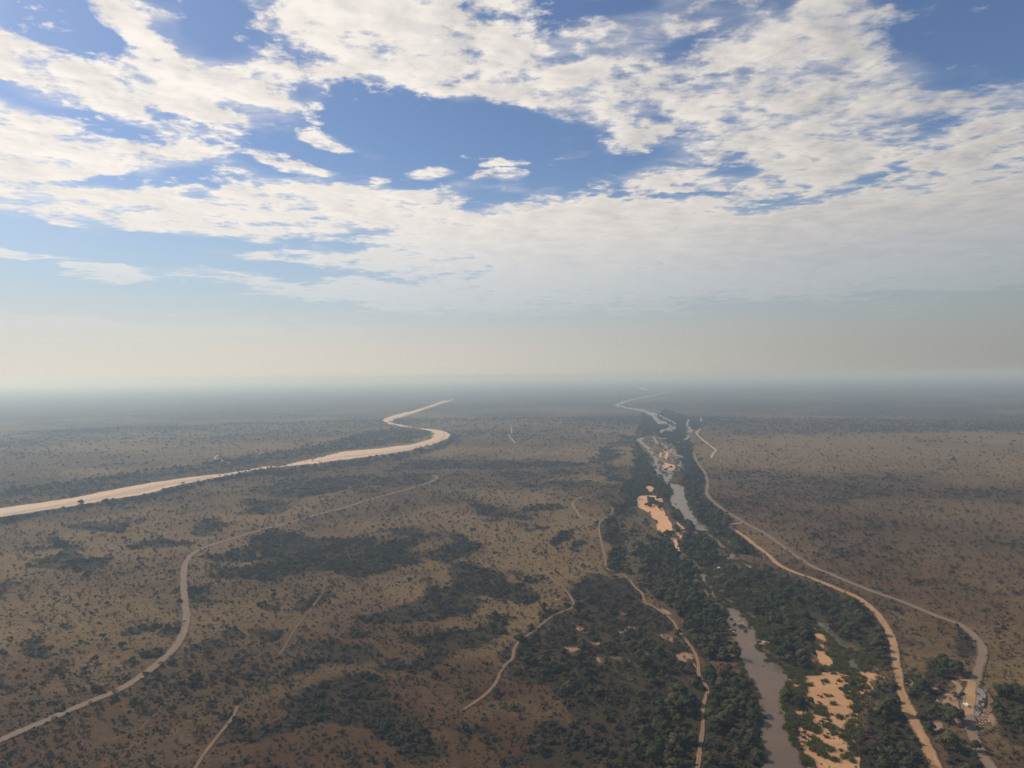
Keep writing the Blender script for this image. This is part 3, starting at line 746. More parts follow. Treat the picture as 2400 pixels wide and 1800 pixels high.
def ribbon(name, pts, width, z, m, jitter=0.12, seed=0, widths=None):
    t = np.gradient(pts, axis=0)
    t /= np.linalg.norm(t, axis=1)[:, None] + 1e-9
    nrm = np.stack([-t[:, 1], t[:, 0]], 1)
    d = np.hypot(pts[:, 0], pts[:, 1])
    k = np.arange(len(pts)) * 1.0
    w = width * (1 + jitter * 2 * (vnoise(k * .9, k * 0 + seed, seed + 50) - .5)) / 2
    if widths is not None:
        w = w * widths
    cols = [-1.0, -0.5, 0.0, 0.5, 1.0]
    V = []; A = []
    for c in cols:
        j = (vnoise(k * 1.3, k * 0 + c * 7, seed + 60) - .5) * jitter * width * (abs(c) == 1)
        p = pts + nrm * (w * c + j)[:, None]
        V.append(np.column_stack([p, np.full(len(p), z)])); A.append(np.full(len(p), c))
    V = np.vstack(V); A = np.concatenate(A)
    n = len(pts)
    F = []
    for c in range(len(cols) - 1):
        for i in range(n - 1):
            F.append((c * n + i, c * n + i + 1, (c + 1) * n + i + 1, (c + 1) * n + i))
    F = np.array(F)
    me = mesh_np(name, V, F, (m,))
    if me.polygons[0].normal.z < 0:
        me.flip_normals()
    a = me.attributes.new('across', 'FLOAT', 'POINT')
    a.data.foreach_set('value', A.astype(np.float32))
    al = np.concatenate([[0], np.cumsum(np.hypot(*np.diff(pts, axis=0).T))])
    a = me.attributes.new('along', 'FLOAT', 'POINT')
    a.data.foreach_set('value', np.tile(al, len(cols)).astype(np.float32))
    return tag(obj(name, me), kind='structure')

for k, o in SAND_W.items():
    sheet('river_sand', o, 0.10, M[{'left_river': 'leftsand', 'great_bar': 'vignette_sand', 'upper_bar': 'vignette_sand', 'upper_bar_spot': 'vignette_sand'}.get(k, 'sand')])
for o in WET_W:
    sheet('damp_sand', o, 0.16, M['wet'])
for k, o in WATER_W.items():
    sheet('pond_water' if k == 'backwater' else 'river_water', o, 0.22, M['pond'] if k == 'backwater' else M['glint' if k in ('west_arm', 'rapids_mid', 'rapids_east', 'rapids_pool', 'crossing', 'far_lake') else 'water'])
for i, (k, (pts, w)) in enumerate(STREAM_W.items()):
    ribbon('stream_water', pts, w, 0.24 + 0.01 * i, M['pond'] if k == 'back_a' else M['water' if k.startswith('narrow') else 'glint'], 0.6, i)
for i, (k, pts) in enumerate(ROAD_W.items()):
    mm = {'gravel_left': 'gravel', 'gravel_right': 'gravel', 'sand_right': 'sandroad', 'spur_right': 'sandroad', 'spur_far': 'sandroad', 'far_white': 'white', 'far_white2': 'white'}[k]
    ws = None
    if k == 'gravel_right':
        py = proj(pts[:, 0], pts[:, 1])[1]
        ws = 1 + 0.55 * np.exp(-((py - 1640) / 30.0) ** 2)
    if k == 'sand_right':
        py = proj(pts[:, 0], pts[:, 1])[1]
        ws = 1 + 0.35 * np.exp(-((py - 1665) / 14.0) ** 2) - .25 * np.exp(-((py - 1610) / 14.0) ** 2)
    ribbon('gravel_road' if mm == 'gravel' else 'sandy_road', pts, ROAD_WIDTH[k], 0.40 + 0.02 * i, M[mm], 0.08, i, ws)
for i, (k, pts) in enumerate(TRACK_W.items()):
    ribbon('dirt_track', pts, TRACK_WIDTH[k], 0.30 + 0.006 * i, M[{'mid': 'white', 'far_left': 'white', 'edge_left': 'white', 'faint': 'faint', 'centre_low': 'faint', 'centre': 'midtrack', 'centre_spur': 'midtrack', 'red_left': 'midtrack'}.get(k, 'track')], 0.15, 20 + i)
# dusty sand spread over the causeway approach
sheet('sandy_road', ragged([(2268,1598),(2288,1598),(2287,1625),(2290,1650),(2284,1676),(2262,1678),(2256,1655),(2262,1625)], 0.8, seed=5), 0.56, M['sandroad'])

# ------------------------------------------------------------------ plants
def leaf_cards(pts, nrm, size, seed, flat=0.35):
    """one bent leaf clump (two triangles) at each point"""
    r = np.random.default_rng(seed)
    n = len(pts)
    nn = nrm + r.normal(0, .30, (n, 3)); nn[:, 2] += flat * .6
    nn /= np.linalg.norm(nn, axis=1)[:, None] + 1e-9
    t = np.cross(nn, r.normal(0, 1, (n, 3))); t /= np.linalg.norm(t, axis=1)[:, None] + 1e-9
    bt = np.cross(nn, t)
    s = size * r.uniform(.6, 1.35, n)[:, None]
    s2 = s * r.uniform(.6, 1.0, n)[:, None]
    V = np.stack([pts - t * s, pts - bt * s2 * .8 + nn * s * .15, pts + t * s, pts + bt * s2 + nn * s * .2], 1).reshape(-1, 3)
    F = np.arange(n * 4).reshape(-1, 4)
    return V, F

def crown_np(lobes, n, size, seed):
    r = np.random.default_rng(seed)
    vol = np.array([l[3] * l[3] * l[4] for l in lobes]); pr = vol / vol.sum()
    k = r.choice(len(lobes), n, p=pr)
    L = np.array(lobes)[k]
    u = r.normal(0, 1, (n, 3)); u /= np.linalg.norm(u, axis=1)[:, None]
    u[:, 2] = np.where(u[:, 2] < -.45, -u[:, 2], u[:, 2])
    rr = r.uniform(.45, 1.0, n) ** .35
    p = L[:, :3] + u * np.column_stack([L[:, 3], L[:, 3], L[:, 4]]) * rr[:, None]
    return leaf_cards(p, u, size, seed + 1)

def tube(a, b, ra, rb, k=5):
    a = np.array(a, float); b = np.array(b, float)
    d = b - a; d /= np.linalg.norm(d) + 1e-9
    s = np.cross(d, [0.3, 0.9, 0.1]); s /= np.linalg.norm(s); t = np.cross(d, s)
    ang = np.arange(k) * 2 * math.pi / k
    c = np.outer(np.cos(ang), s) + np.outer(np.sin(ang), t)
    V = np.vstack([a + c * ra, b + c * rb])
    F = np.array([(i, (i + 1) % k, k + (i + 1) % k, k + i) for i in range(k)])
    return V, F

def join(parts):
    V = []; F = []; o = 0
    for v, f in parts:
        V.append(v); F.append(f + o); o += len(v)
    return np.vstack(V), np.vstack(F)

def limbs(lobes, trunk_h, r0, seed):
    r = np.random.default_rng(seed)
    top = np.array([r.uniform(-.3, .3), r.uniform(-.3, .3), trunk_h])
    ps = [tube((0, 0, -.3), top * .5, r0 * 1.25, r0 * .9, 6), tube(top * .5, top, r0 * .9, r0 * .7, 6)]
    for L in lobes:
        e = np.array(L[:3]); m = top + (e - top) * .55 + r.normal(0, .25, 3)
        ps.append(tube(top, m, r0 * .55, r0 * .35, 4)); ps.append(tube(m, e, r0 * .35, r0 * .12, 4))
        for q in range(2):
            ps.append(tube(m, e + r.normal(0, 1, 3) * L[3] * .6, r0 * .22, r0 * .06, 4))
    return join(ps)

def make_kind(kind, v):
    """geometry of one plant variant: (foliage V,F), (wood V,F)"""
    r = np.random.default_rng(1000 * {'riverside_tree': 1, 'thorn_tree': 2, 'bush': 3, 'scrub': 4, 'reed': 5, 'bare': 6}[kind] + v)
    if kind == 'riverside_tree':
        lobes = [(0, 0, 8.2, 3.0, 2.4)]
        for i in range(7 + v % 3):
            a = i * 2 * math.pi / (7 + v % 3) + r.uniform(-.3, .3); d = r.uniform(2.2, 4.4)
            lobes.append((math.cos(a) * d, math.sin(a) * d, r.uniform(4.6, 8.2), r.uniform(1.6, 2.7), r.uniform(1.3, 2.1)))
        return crown_np(lobes, 1500, .55, v * 7), limbs(lobes, 3.4, .38, v)
    if kind == 'thorn_tree':
        lobes = []
        flat = v % 2
        for i in range(6):
            a = i * 1.05 + r.uniform(-.4, .4); d = r.uniform(.8, 2.3)
            lobes.append((math.cos(a) * d, math.sin(a) * d, 3.7 + r.uniform(-.7, .5), r.uniform(.9, 1.5), r.uniform(.45, .7) if flat else r.uniform(.8, 1.2)))
        lobes.append((0, 0, 4.0, 1.4, .8))
        return crown_np(lobes, 420, .33, v * 9 + 1), limbs(lobes, 1.9, .17, v + 30)
    if kind == 'bush':
        lobes = []
        for i in range(6):
            a = i * 1.05 + r.uniform(-.4, .4); d = r.uniform(.5, 1.7)
            lobes.append((math.cos(a) * d, math.sin(a) * d, r.uniform(.9, 2.3), r.uniform(.8, 1.3), r.uniform(.7, 1.1)))
        return crown_np(lobes, 420, .34, v * 5 + 3), limbs(lobes, .5, .12, v + 60)
    if kind == 'scrub':
        lobes = [(r.uniform(-.6, .6), r.uniform(-.6, .6), r.uniform(.35, .7), r.uniform(.35, .6), r.uniform(.3, .5)) for i in range(4)]
        return crown_np(lobes, 90, .20, v * 3 + 5), limbs(lobes[:2], .15, .04, v + 90)
    if kind == 'reed':
        n = 130
        b = r.normal(0, 1.1, (n, 2)); h = r.uniform(.9, 2.6, n)
        lean = r.normal(0, .35, (n, 2)); a = r.uniform(0, math.pi, n); w = .16
        dx = np.cos(a) * w; dy = np.sin(a) * w
        z0 = np.zeros(n)
        V = np.stack([np.column_stack([b[:, 0] - dx, b[:, 1] - dy, z0]), np.column_stack([b[:, 0] + dx, b[:, 1] + dy, z0]),
                      np.column_stack([b[:, 0] + lean[:, 0] + dx * .5, b[:, 1] + lean[:, 1] + dy * .5, h * .8]),
                      np.column_stack([b[:, 0] + lean[:, 0] * 1.6, b[:, 1] + lean[:, 1] * 1.6, h])], 1).reshape(-1, 3)
        return (V, np.arange(n * 4).reshape(-1, 4)), None
    if kind == 'bare':   # leafless thorn bush, mostly twigs
        ps = []
        for i in range(9):
            a = r.uniform(0, 6.28); d = r.uniform(.6, 2.0); e = np.array([math.cos(a) * d, math.sin(a) * d, r.uniform(1.6, 3.6)])
            m = e * .5 + r.normal(0, .15, 3)
            ps += [tube((0, 0, -.1), m, .10, .06, 4), tube(m, e, .06, .03, 3)]
            for q in range(6):
                s = m + (e - m) * r.uniform(.1, 1); t2 = s + r.normal(0, .75, 3) + np.array([0, 0, .35])
                if len(ps[-1][1][0]) == 4:
                    ps.append(tube(s, t2, .045, .02, 3))
        tw = join(ps)
        lobes = [(0, 0, 2.4, 1.7, 1.1)]
        return crown_np(lobes, 110, .22, v + 77), tw

KINDS = {
    'riverside_tree': (4, ['leaf_wood']), 'thorn_tree': (4, ['leaf_thorn', 'leaf_dry']),
    'bush': (4, ['leaf_bush', 'leaf_bush', 'leaf_thorn', 'leaf_dry']), 'scrub': (4, ['leaf_bush', 'leaf_dry', 'leaf_thorn', 'leaf_dry']),
    'reed': (3, ['reed']), 'bare': (3, ['leaf_dry']),
}
PROTO = {}
for kind, (nv, lm) in KINDS.items():
    col = bpy.data.collections.new(kind + '_forms')
    lst = []
    for v in range(nv):
        fo, wo = make_kind(kind, v)
        ml = M[lm[v % len(lm)]]
        crown = mesh_np(kind + '_crown', fo[0], fo[1], (ml,))
        trunk = mesh_np(kind + '_trunk', wo[0], wo[1], (M['bark'],), smooth=True) if wo is not None else None
        if wo is not None:
            Vj, Fj = join([fo, wo]); mi = np.concatenate([np.zeros(len(fo[1])), np.ones(len(wo[1]))])
            both = mesh_np(kind, Vj, Fj, (ml, M['bark']), mi)
        else:
            both = crown
        o = bpy.data.objects.new('%s_form_%02d' % (kind, v), both)
        col.objects.link(o)
        lst.append((crown, trunk))
    PROTO[kind] = (col, lst)

def candidates(rho, rmin, rmax, az=45.0):
    """random points of rho(r) per square metre in the sector the photograph looks over"""
    edges = np.exp(np.linspace(math.log(rmin), math.log(rmax), 40))
    X = []
    for a, b in zip(edges[:-1], edges[1:]):
        area = R(2 * az) / 2 * (b * b - a * a)
        n = rng.poisson(area * rho(.5 * (a + b)))
        rr = np.sqrt(rng.uniform(a * a, b * b, n)); t = rng.uniform(-R(az), R(az), n)
        X.append(np.column_stack([rr * np.sin(t), rr * np.cos(t)]))
    return np.vstack(X)

ALLW = list(WATER_W.values())
def blocked(x, y, pad=1.5, sand=True):
    b = np.zeros(x.shape, bool)
    for w in ALLW:
        b |= inpoly(x, y, w)
    for k, (pts, w) in STREAM_W.items():
        b |= dist_line(x, y, pts) < w / 2
    if sand:
        for k, w in SAND_W.items():
            b |= inpoly(x, y, w)
    for k, p in ROAD_W.items():
        b |= dist_line(x, y, p) < ROAD_WIDTH[k] * .36 + pad * .7
    for k, p in TRACK_W.items():
        b |= dist_line(x, y, p) < TRACK_WIDTH[k] / 2 + pad * .6
    return b

PLACED = {}
def keep(kind, x, y, s, rot=None, var=None):
    n = len(x)
    nv = KINDS[kind][0]
    d = dict(x=x, y=y, s=s, rot=rng.uniform(0, 6.28, n) if rot is None else rot, var=rng.integers(0, nv, n) if var is None else var)
    if kind in PLACED:
        for k in d:
            PLACED[kind][k] = np.concatenate([PLACED[kind][k], d[k]])
    else:
        PLACED[kind] = d

# named trees the photograph singles out: kind, px, py of the foot, scale, label
SPECIAL = [
 ('riverside_tree', 1268, 1712, .50, 'lone round dark tree standing in the open brown grass at the bottom centre'),
 ('riverside_tree', 1843, 1650, .55, 'black-green tree on the sandbar edge, left neighbour of a similar round one'),
 ('riverside_tree', 1905-5, 1650, .50, 'round black-green tree touching the left edge of the great bare sandbar'),
 ('riverside_tree', 2287, 1762, .72, 'dark tree whose crown hangs over the gravel road at the bottom right'),
 ('riverside_tree', 1722, 1545, 1.1, 'large dark round tree on the bank at the left edge of the brown pool'),
 ('riverside_tree', 1668, 1600, 1.1, 'broad grey-green tree right of the bank track where the track bends'),
 ('riverside_tree', 1690, 1618, 1.0, 'big tree beside the pale clearing, left of the brown pool'),
 ('riverside_tree', 1540, 1450, .75, 'dark tree standing alone in the loop of pale ground left of the bank track'),
 ('thorn_tree', 118, 1532, 1.5, 'wide thorn tree with a flat grey crown in open grass left of the left road'),
 ('thorn_tree', 240, 1500, 1.3, 'rounded thorn tree on the plain left of the dusty road, above two others'),
 ('thorn_tree', 222, 1555, 1.4, 'spreading thorn tree in tan grass between the left road and the picture edge'),
 ('thorn_tree', 285, 1520, 1.3, 'thorn tree close to the roadside thicket left of the dusty road'),
 ('thorn_tree', 130, 1662, 1.3, 'dark thorn tree just above the dusty left road near its lower end'),
 ('thorn_tree', 342, 1592, 1.3, 'thorn tree touching the lower verge of the dusty left road'),
 ('thorn_tree', 600, 1570, 1.2, 'dark round thorn tree in the brown scrub right of the left road'),
 ('riverside_tree', 1997, 1612, .62, 'dark green tree among reeds between the bare sandbar and its small eastern sand spot'),
 ('riverside_tree', 2150, 1606, .8, 'grey spreading tree beside the bare earth strip between the two right roads'),
 ('riverside_tree', 2246, 1690, .8, 'dark tree by the gravel pit just left of the gravel road'),
 ('riverside_tree', 1595, 1232, .8, 'blue-green tree on the middle sandbar next to the long grey pool'),
 ('riverside_tree', 1590, 1248, .7, 'round tree between the two orange parts of the middle sandbar'),
 ('thorn_tree', 2230, 1350, 1.4, 'lone dark thorn tree on the brown plain right of the gravel road'),
 ('thorn_tree', 2335, 1472, 1.3, 'small thorn tree on bare brown plain right of the gravel road bend'),
 ('bush', 1020, 1585, 1.5, 'dark round bush in brown grass above the faint centre track'),
 ('bush', 1165, 1627, 1.5, 'round dark bush beside the centre track where it starts to climb'),
 ('bush', 1205, 1665, 1.4, 'round bush in open brown grass below the centre track'),
]
def px_world(px, py):
    return P([px], [py])[0]

def hides(x, y, s, h, keepp=.05, rad=.32):
    """plants tall enough to stand in front of open water, sand or road as seen in the photograph"""
    bad = np.zeros(x.shape, bool)
    for q, dx in ((.2, 0), (.45, 0), (.8, 0), (1.0, 0), (.6, -1), (.6, 1)):
        px, py, zc = proj(x + dx * h * s * rad, y, h * s * q)
        g = P(px, py)
        g = np.where(np.isfinite(g), g, 1e7)
        for w in list(WATER_W.values()) + BARE_W + [SAND_W['mid_bar'], SAND_W['mid_bar_east'], SAND_W['upper_bar'], SAND_W['left_river']]:
            bad |= inpoly(g[:, 0], g[:, 1], w)
        for k in ('gravel_left', 'gravel_right', 'sand_right'):
            bad |= dist_line(g[:, 0], g[:, 1], ROAD_W[k]) < 4.0
        for k in ('bank',):
            bad |= dist_line(g[:, 0], g[:, 1], TRACK_W[k]) < 1.5
        for k in ('back_a', 'narrow_a', 'narrow_b'):
            bad |= dist_line(g[:, 0], g[:, 1], STREAM_W[k][0]) < 3
    return bad & (rng.uniform(0, 1, len(x)) > keepp)
# --- trees of the riverside woods
c = candidates(lambda r: 1 / 62.0 if r < 1800 else 1 / 95.0, 380, 5200)
f = fields(c[:, 0], c[:, 1])
ok = (rng.uniform(0, 1, len(c)) < f['wood'] * (0.35 + 0.65 * (fbm(c[:, 0], c[:, 1], 35, 3, 71) > .42)))
c = c[ok]; c = c[~blocked(c[:, 0], c[:, 1], 2.2)]
s = np.clip(rng.lognormal(-.40, .30, len(c)), .32, 1.2) * (0.85 + 0.3 * fbm(c[:, 0], c[:, 1], 80, 2, 72))
hb = ~hides(c[:, 0], c[:, 1], s, 10.0); c = c[hb]; s = s[hb]
keep('riverside_tree', c[:, 0], c[:, 1], s)
# islands of trees on sand
isl = [(1530,1175,14,8),(1520,1186,8,5),(1548,1190,10,8),(1538,1182,10,4),(1588,1215,12,16),(1588,1246,9,9),(1570,1256,10,6),(1610,1240,14,14),(1840,1642,10,8),(1870,1654,8,6)]
ix = []; 
for (a, b_, rx, ry) in isl:
    n = int(rx * ry / 7) + 2
    u = rng.normal(0, .45, (n, 2))
    ix.append(P(a + u[:, 0] * rx, b_ + u[:, 1] * ry))
ix = np.vstack(ix)
bw = np.zeros(len(ix), bool)
for w in ALLW: bw |= inpoly(ix[:, 0], ix[:, 1], w)
ix = ix[~bw]
keep('riverside_tree', ix[:, 0], ix[:, 1], rng.uniform(.45, .9, len(ix)))
# --- thorn trees spread over the plain
c = candidates(lambda r: 1 / 520.0 if r < 2200 else 1 / 1900.0, 380, 6500)
f = fields(c[:, 0], c[:, 1])
ok = rng.uniform(0, 1, len(c)) < (0.30 + 0.7 * f['bush'] - .22 * f['grass'])
c = c[ok & (fbm(c[:, 0], c[:, 1], 170, 3, 66) + rng.normal(0, .08, len(c)) > .44)]; c = c[~blocked(c[:, 0], c[:, 1], 2)]
keep('thorn_tree', c[:, 0], c[:, 1], rng.uniform(.6, 1.35, len(c)) * np.where(np.hypot(c[:, 0], c[:, 1]) > 2500, 1.25, 1))
# --- bushes of the thickets and between
c = candidates(lambda r: 1 / 17.0 if r < 1100 else (1 / 30.0 if r < 2200 else 1 / 80.0), 380, 4200)
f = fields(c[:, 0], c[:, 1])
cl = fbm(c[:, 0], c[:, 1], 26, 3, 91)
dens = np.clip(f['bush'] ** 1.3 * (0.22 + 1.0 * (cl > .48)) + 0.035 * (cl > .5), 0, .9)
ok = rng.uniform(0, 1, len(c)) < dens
c = c[ok]; c = c[~blocked(c[:, 0], c[:, 1], 1.2)]
c = c[~hides(c[:, 0], c[:, 1], 1.0, 2.6)]
far = np.hypot(c[:, 0], c[:, 1])
keep('bush', c[:, 0], c[:, 1], np.clip(rng.lognormal(-.45, .42, len(c)), .25, 1.5) * np.where(far > 2200, 1.7, np.where(far > 1100, 1.15, 1)))
# bushes on the islets of the far rapids
u = np.column_stack([rng.uniform(1495, 1605, 260), rng.uniform(985, 1125, 260)])
q = P(u[:, 0], u[:, 1])
q = q[fbm(q[:, 0], q[:, 1], 60, 2, 77) > .48]
keep('bush', q[:, 0], q[:, 1], rng.uniform(.8, 2.0, len(q)))
u = np.column_stack([rng.normal(625, 45, 60), rng.normal(0, 3.0, 60)])
q = P(u[:, 0], 1100 - (u[:, 0] - 625) * .155 + u[:, 1])
keep('bush', q[:, 0], q[:, 1], rng.uniform(.7, 1.6, len(q)))
# --- leafless bushes
c = candidates(lambda r: 1 / 260.0 if r < 1500 else 1 / 700.0, 380, 2600)
c = c[~blocked(c[:, 0], c[:, 1], 1)]
keep('bare', c[:, 0], c[:, 1], rng.uniform(.6, 1.4, len(c)))
# --- low scrub everywhere on the plain
c = candidates(lambda r: 1 / 8.0 if r < 700 else (1 / 14.0 if r < 1100 else 1 / 50.0), 380, 2200)
g = fbm(c[:, 0], c[:, 1], 14, 3, 101)
f = fields(c[:, 0], c[:, 1])
ok = (g > .36 + .12 * rng.uniform(0, 1, len(c))) & (f['soil'] < .5) & (rng.uniform(0, 1, len(c)) < .85 - .35 * f['grass'])
c = c[ok]; c = c[~blocked(c[:, 0], c[:, 1], .3)]
keep('scrub', c[:, 0], c[:, 1], np.clip(rng.lognormal(-.30, .42, len(c)), .3, 2.0))
# --- reeds on the great bar, along the banks and over the river bed
c = candidates(lambda r: 1 / 4.5 if r < 760 else 1 / 12.0, 390, 1500)
f = fields(c[:, 0], c[:, 1])
REEDZ = [SANDS['great_bar'], [(1640,1345),(1680,1345),(1730,1420),(1770,1460),(1700,1425),(1660,1395)], [(1750,1345),(1830,1350),(1900,1380),(1960,1420),(1900,1430),(1820,1400),(1760,1380)],
 [(1845,1570),(1905,1560),(1985,1570),(1960,1575),(1930,1576),(1910,1582),(1875,1592),(1850,1590)],
 [(1680,1345),(1740,1345),(1850,1400),(1900,1460),(1990,1525),(1985,1570),(1945,1570),(1953,1545),(1900,1520),(1810,1535),(1780,1480),(1730,1425)],
 [(1590,1300),(1640,1335),(1700,1322),(1690,1345),(1640,1350),(1600,1325)],
 [(1995,1525),(2060,1540),(2040,1572),(2020,1568),(2010,1548)],
 [(1835,1640),(1850,1640),(1862,1730),(1890,1790),(1870,1770),(1848,1720)],
 [(1612,1140),(1622,1180),(1650,1225),(1665,1240),(1700,1275),(1720,1300),(1690,1275),(1655,1240),(1625,1200),(1608,1150)]]
zone = np.zeros(len(c), bool)
for z_ in REEDZ:
    zone |= inpoly(f['px'], f['py'], z_)
bare = np.zeros(len(c), bool)
for w in BARE_W:
    bare |= inpoly(c[:, 0], c[:, 1], w)
for k in ('upper_bar', 'upper_bar_spot'):
    bare |= inpoly(c[:, 0], c[:, 1], SAND_W[k])
str_ = P([1900, 1960], [1640, 1700]); dv = str_[1] - str_[0]; dv /= np.hypot(*dv)
ua = c[:, 0] * dv[0] + c[:, 1] * dv[1]; ub = -c[:, 0] * dv[1] + c[:, 1] * dv[0]
pat = fbm(ua / 2.2, ub, 5.5, 3, 121)
ok = zone & (pat + rng.normal(0, .075, len(c)) > np.where(bare, .71, np.where(inpoly(f['px'], f['py'], SANDS['great_bar']), .56, .42))) & ~blocked(c[:, 0], c[:, 1], .5, sand=False)
c2 = c[ok]
keep('reed', c2[:, 0], c2[:, 1], rng.uniform(.55, 1.25, len(c2)))
sp_ = (~ok) & inpoly(f['px'], f['py'], SANDS['great_bar']) & ~blocked(c[:, 0], c[:, 1], .5, sand=False)
sp_ &= rng.uniform(0, 1, len(c)) < np.clip((pat - .36) * np.where(bare, .35, 2.6), 0, .5)
c3 = c[sp_]
keep('reed', c3[:, 0], c3[:, 1], rng.uniform(.22, .5, len(c3)))
# bank fringe along the pools
for k in ('near_pool', 'middle_pool', 'weir_pool', 'narrows', 'backwater'):
    o = WATER_W[k]
    q = []
    for a, b_ in zip(o, np.roll(o, -1, 0)):
        n = int(np.hypot(*(b_ - a)) / 1.4) + 1
        t = rng.uniform(0, 1, (n, 1)); q.append(a + (b_ - a) * t + rng.normal(0, 1.6, (n, 2)))
    q = np.vstack(q)
    q = q[(fbm(q[:, 0], q[:, 1], 16, 2, 5) > .36)]
    inside = np.zeros(len(q), bool)
    for w in ALLW: inside |= inpoly(q[:, 0], q[:, 1], w)
    for k2, p2 in ROAD_W.items(): inside |= dist_line(q[:, 0], q[:, 1], p2) < 4
    q = q[~inside | (rng.uniform(0, 1, len(q)) < .12)]
    keep('reed', q[:, 0], q[:, 1], rng.uniform(.5, 1.2, len(q)))
    h = q[rng.uniform(0, 1, len(q)) < .10]
    keep('bush', h[:, 0], h[:, 1], rng.uniform(.5, 1.1, len(h)))
# bushes dotted over the bar and the boulder-strewn narrows
for (a, b_, rx, ry, n) in [(1730,1468,12,10,7),(1753,1475,14,10,8),(1722,1425,8,5,5),(1760,1462,10,8,4),(1714,1455,4,5,3),(1945,1640,20,14,4),(1875,1632,18,8,5),(1890,1710,24,26,14),(2010,1620,26,26,20),(2010,1740,26,40,34),(1860,1690,10,30,8)]:
    u = rng.normal(0, .5, (n, 2)); q = P(a + u[:, 0] * rx, b_ + u[:, 1] * ry)
    keep('bush', q[:, 0], q[:, 1], rng.uniform(.35, .9, n))

# ------------------------------------------------------------------ the nearest plants as single things, the rest as growth
ZONES = [  # key, words, test, box for the finer place
 ('left plain', 'the plain left of the left road', lambda x, y: x < 430 and y > 1150 and (y < 1520 or y < 1735 - x * .45), (0, 1180, 430, 1700)),
 ('left road scrub', 'the scrub right of the left road', lambda x, y: x < 560 and y > 1150, (100, 1300, 560, 1800)),
 ('lower left thicket', 'the ground round the lower left thicket', lambda x, y: x < 900 and y > 1600, (560, 1600, 900, 1800)),
 ('bottom centre', 'the ground round the bottom centre thicket', lambda x, y: x < 1330 and y > 1670, (900, 1670, 1330, 1800)),
 ('centre plain', 'the plain left of the centre track', lambda x, y: x < 1200 and y > 1480, (560, 1480, 1200, 1670)),
 ('bush belt', 'the bush belt across the middle plain', lambda x, y: x < 1330 and y > 1150, (560, 1180, 1330, 1480)),
 ('bank bushland', 'the bushland left of the bank track', lambda x, y: x < 1640 and y > 1400, (1200, 1400, 1640, 1800)),
 ('left bank wood', 'the wooded bank left of the pool', lambda x, y: x < 1795 and y > 1540, (1600, 1540, 1790, 1800)),
 ('upper riverside wood', 'the wood along the upper river', lambda x, y: x < 1725, (1380, 1050, 1725, 1540)),
 ('green river bed', 'the river bed right of the pool', lambda x, y: x < 2080 and 1420 < y < 1570, (1725, 1420, 2080, 1570)),
 ('sandbar growth', 'the growth round the great sandbar', lambda x, y: x < 2100 and y >= 1570, (1840, 1570, 2140, 1800)),
 ('between the roads', 'the strip between the two right roads', lambda x, y: x < 2290 and y > 1540, (2100, 1540, 2290, 1800)),
 ('right of the crossing', 'the bush right of the crossing', lambda x, y: y > 1540, (2290, 1540, 2400, 1800)),
 ('right roadside', 'the bush along the upper right roads', lambda x, y: x < 2000 and y <= 1420, (1640, 1100, 2000, 1420)),
 ('right plain', 'the plain right of the gravel road', lambda x, y: True, (2000, 1100, 2400, 1540)),
]
def place_words(px, py):
    for key, words, test, (x0, y0, x1, y1) in ZONES:
        if test(px, py):
            u = int(min(2, max(0, (px - x0) / (x1 - x0) * 3))); v = int(min(2, max(0, (py - y0) / (y1 - y0) * 3)))
            fine = [['upper left', 'upper middle', 'upper right'], ['middle left', 'centre', 'middle right'], ['lower left', 'lower middle', 'lower right']][v][u]
            return 'in the %s of %s' % (fine, words), key + ' ' + fine

KW = {'riverside_tree': ('tree', 'riverside trees', ['dense', 'rounded', 'lobed', 'broad']),
      'thorn_tree': ('thorn tree', 'thorn trees', ['round', 'flat-topped', 'olive', 'spreading']),
      'bush': ('bush', 'bushes', ['dark', 'spreading', 'olive', 'dry'])}
REF = {'riverside_tree': 10.0, 'thorn_tree': 5.0, 'bush': 4.0}

def single(kind, x, y, s, rot, var, label, group):
    crown, trunk = PROTO[kind][1][int(var)]
    e = bpy.data.objects.new(kind, None)
    e.empty_display_size = 0.5
    C.objects.link(e)
    e.location = (float(x), float(y), 0); e.rotation_euler = (0, 0, float(rot)); e.scale = (float(s),) * 3
    a = bpy.data.objects.new('foliage' if kind == 'bush' else 'crown', crown); C.objects.link(a); a.parent = e
    b_ = bpy.data.objects.new('stem' if kind == 'bush' else 'trunk', trunk); C.objects.link(b_); b_.parent = e
    tag(e, label, KW[kind][0], group)

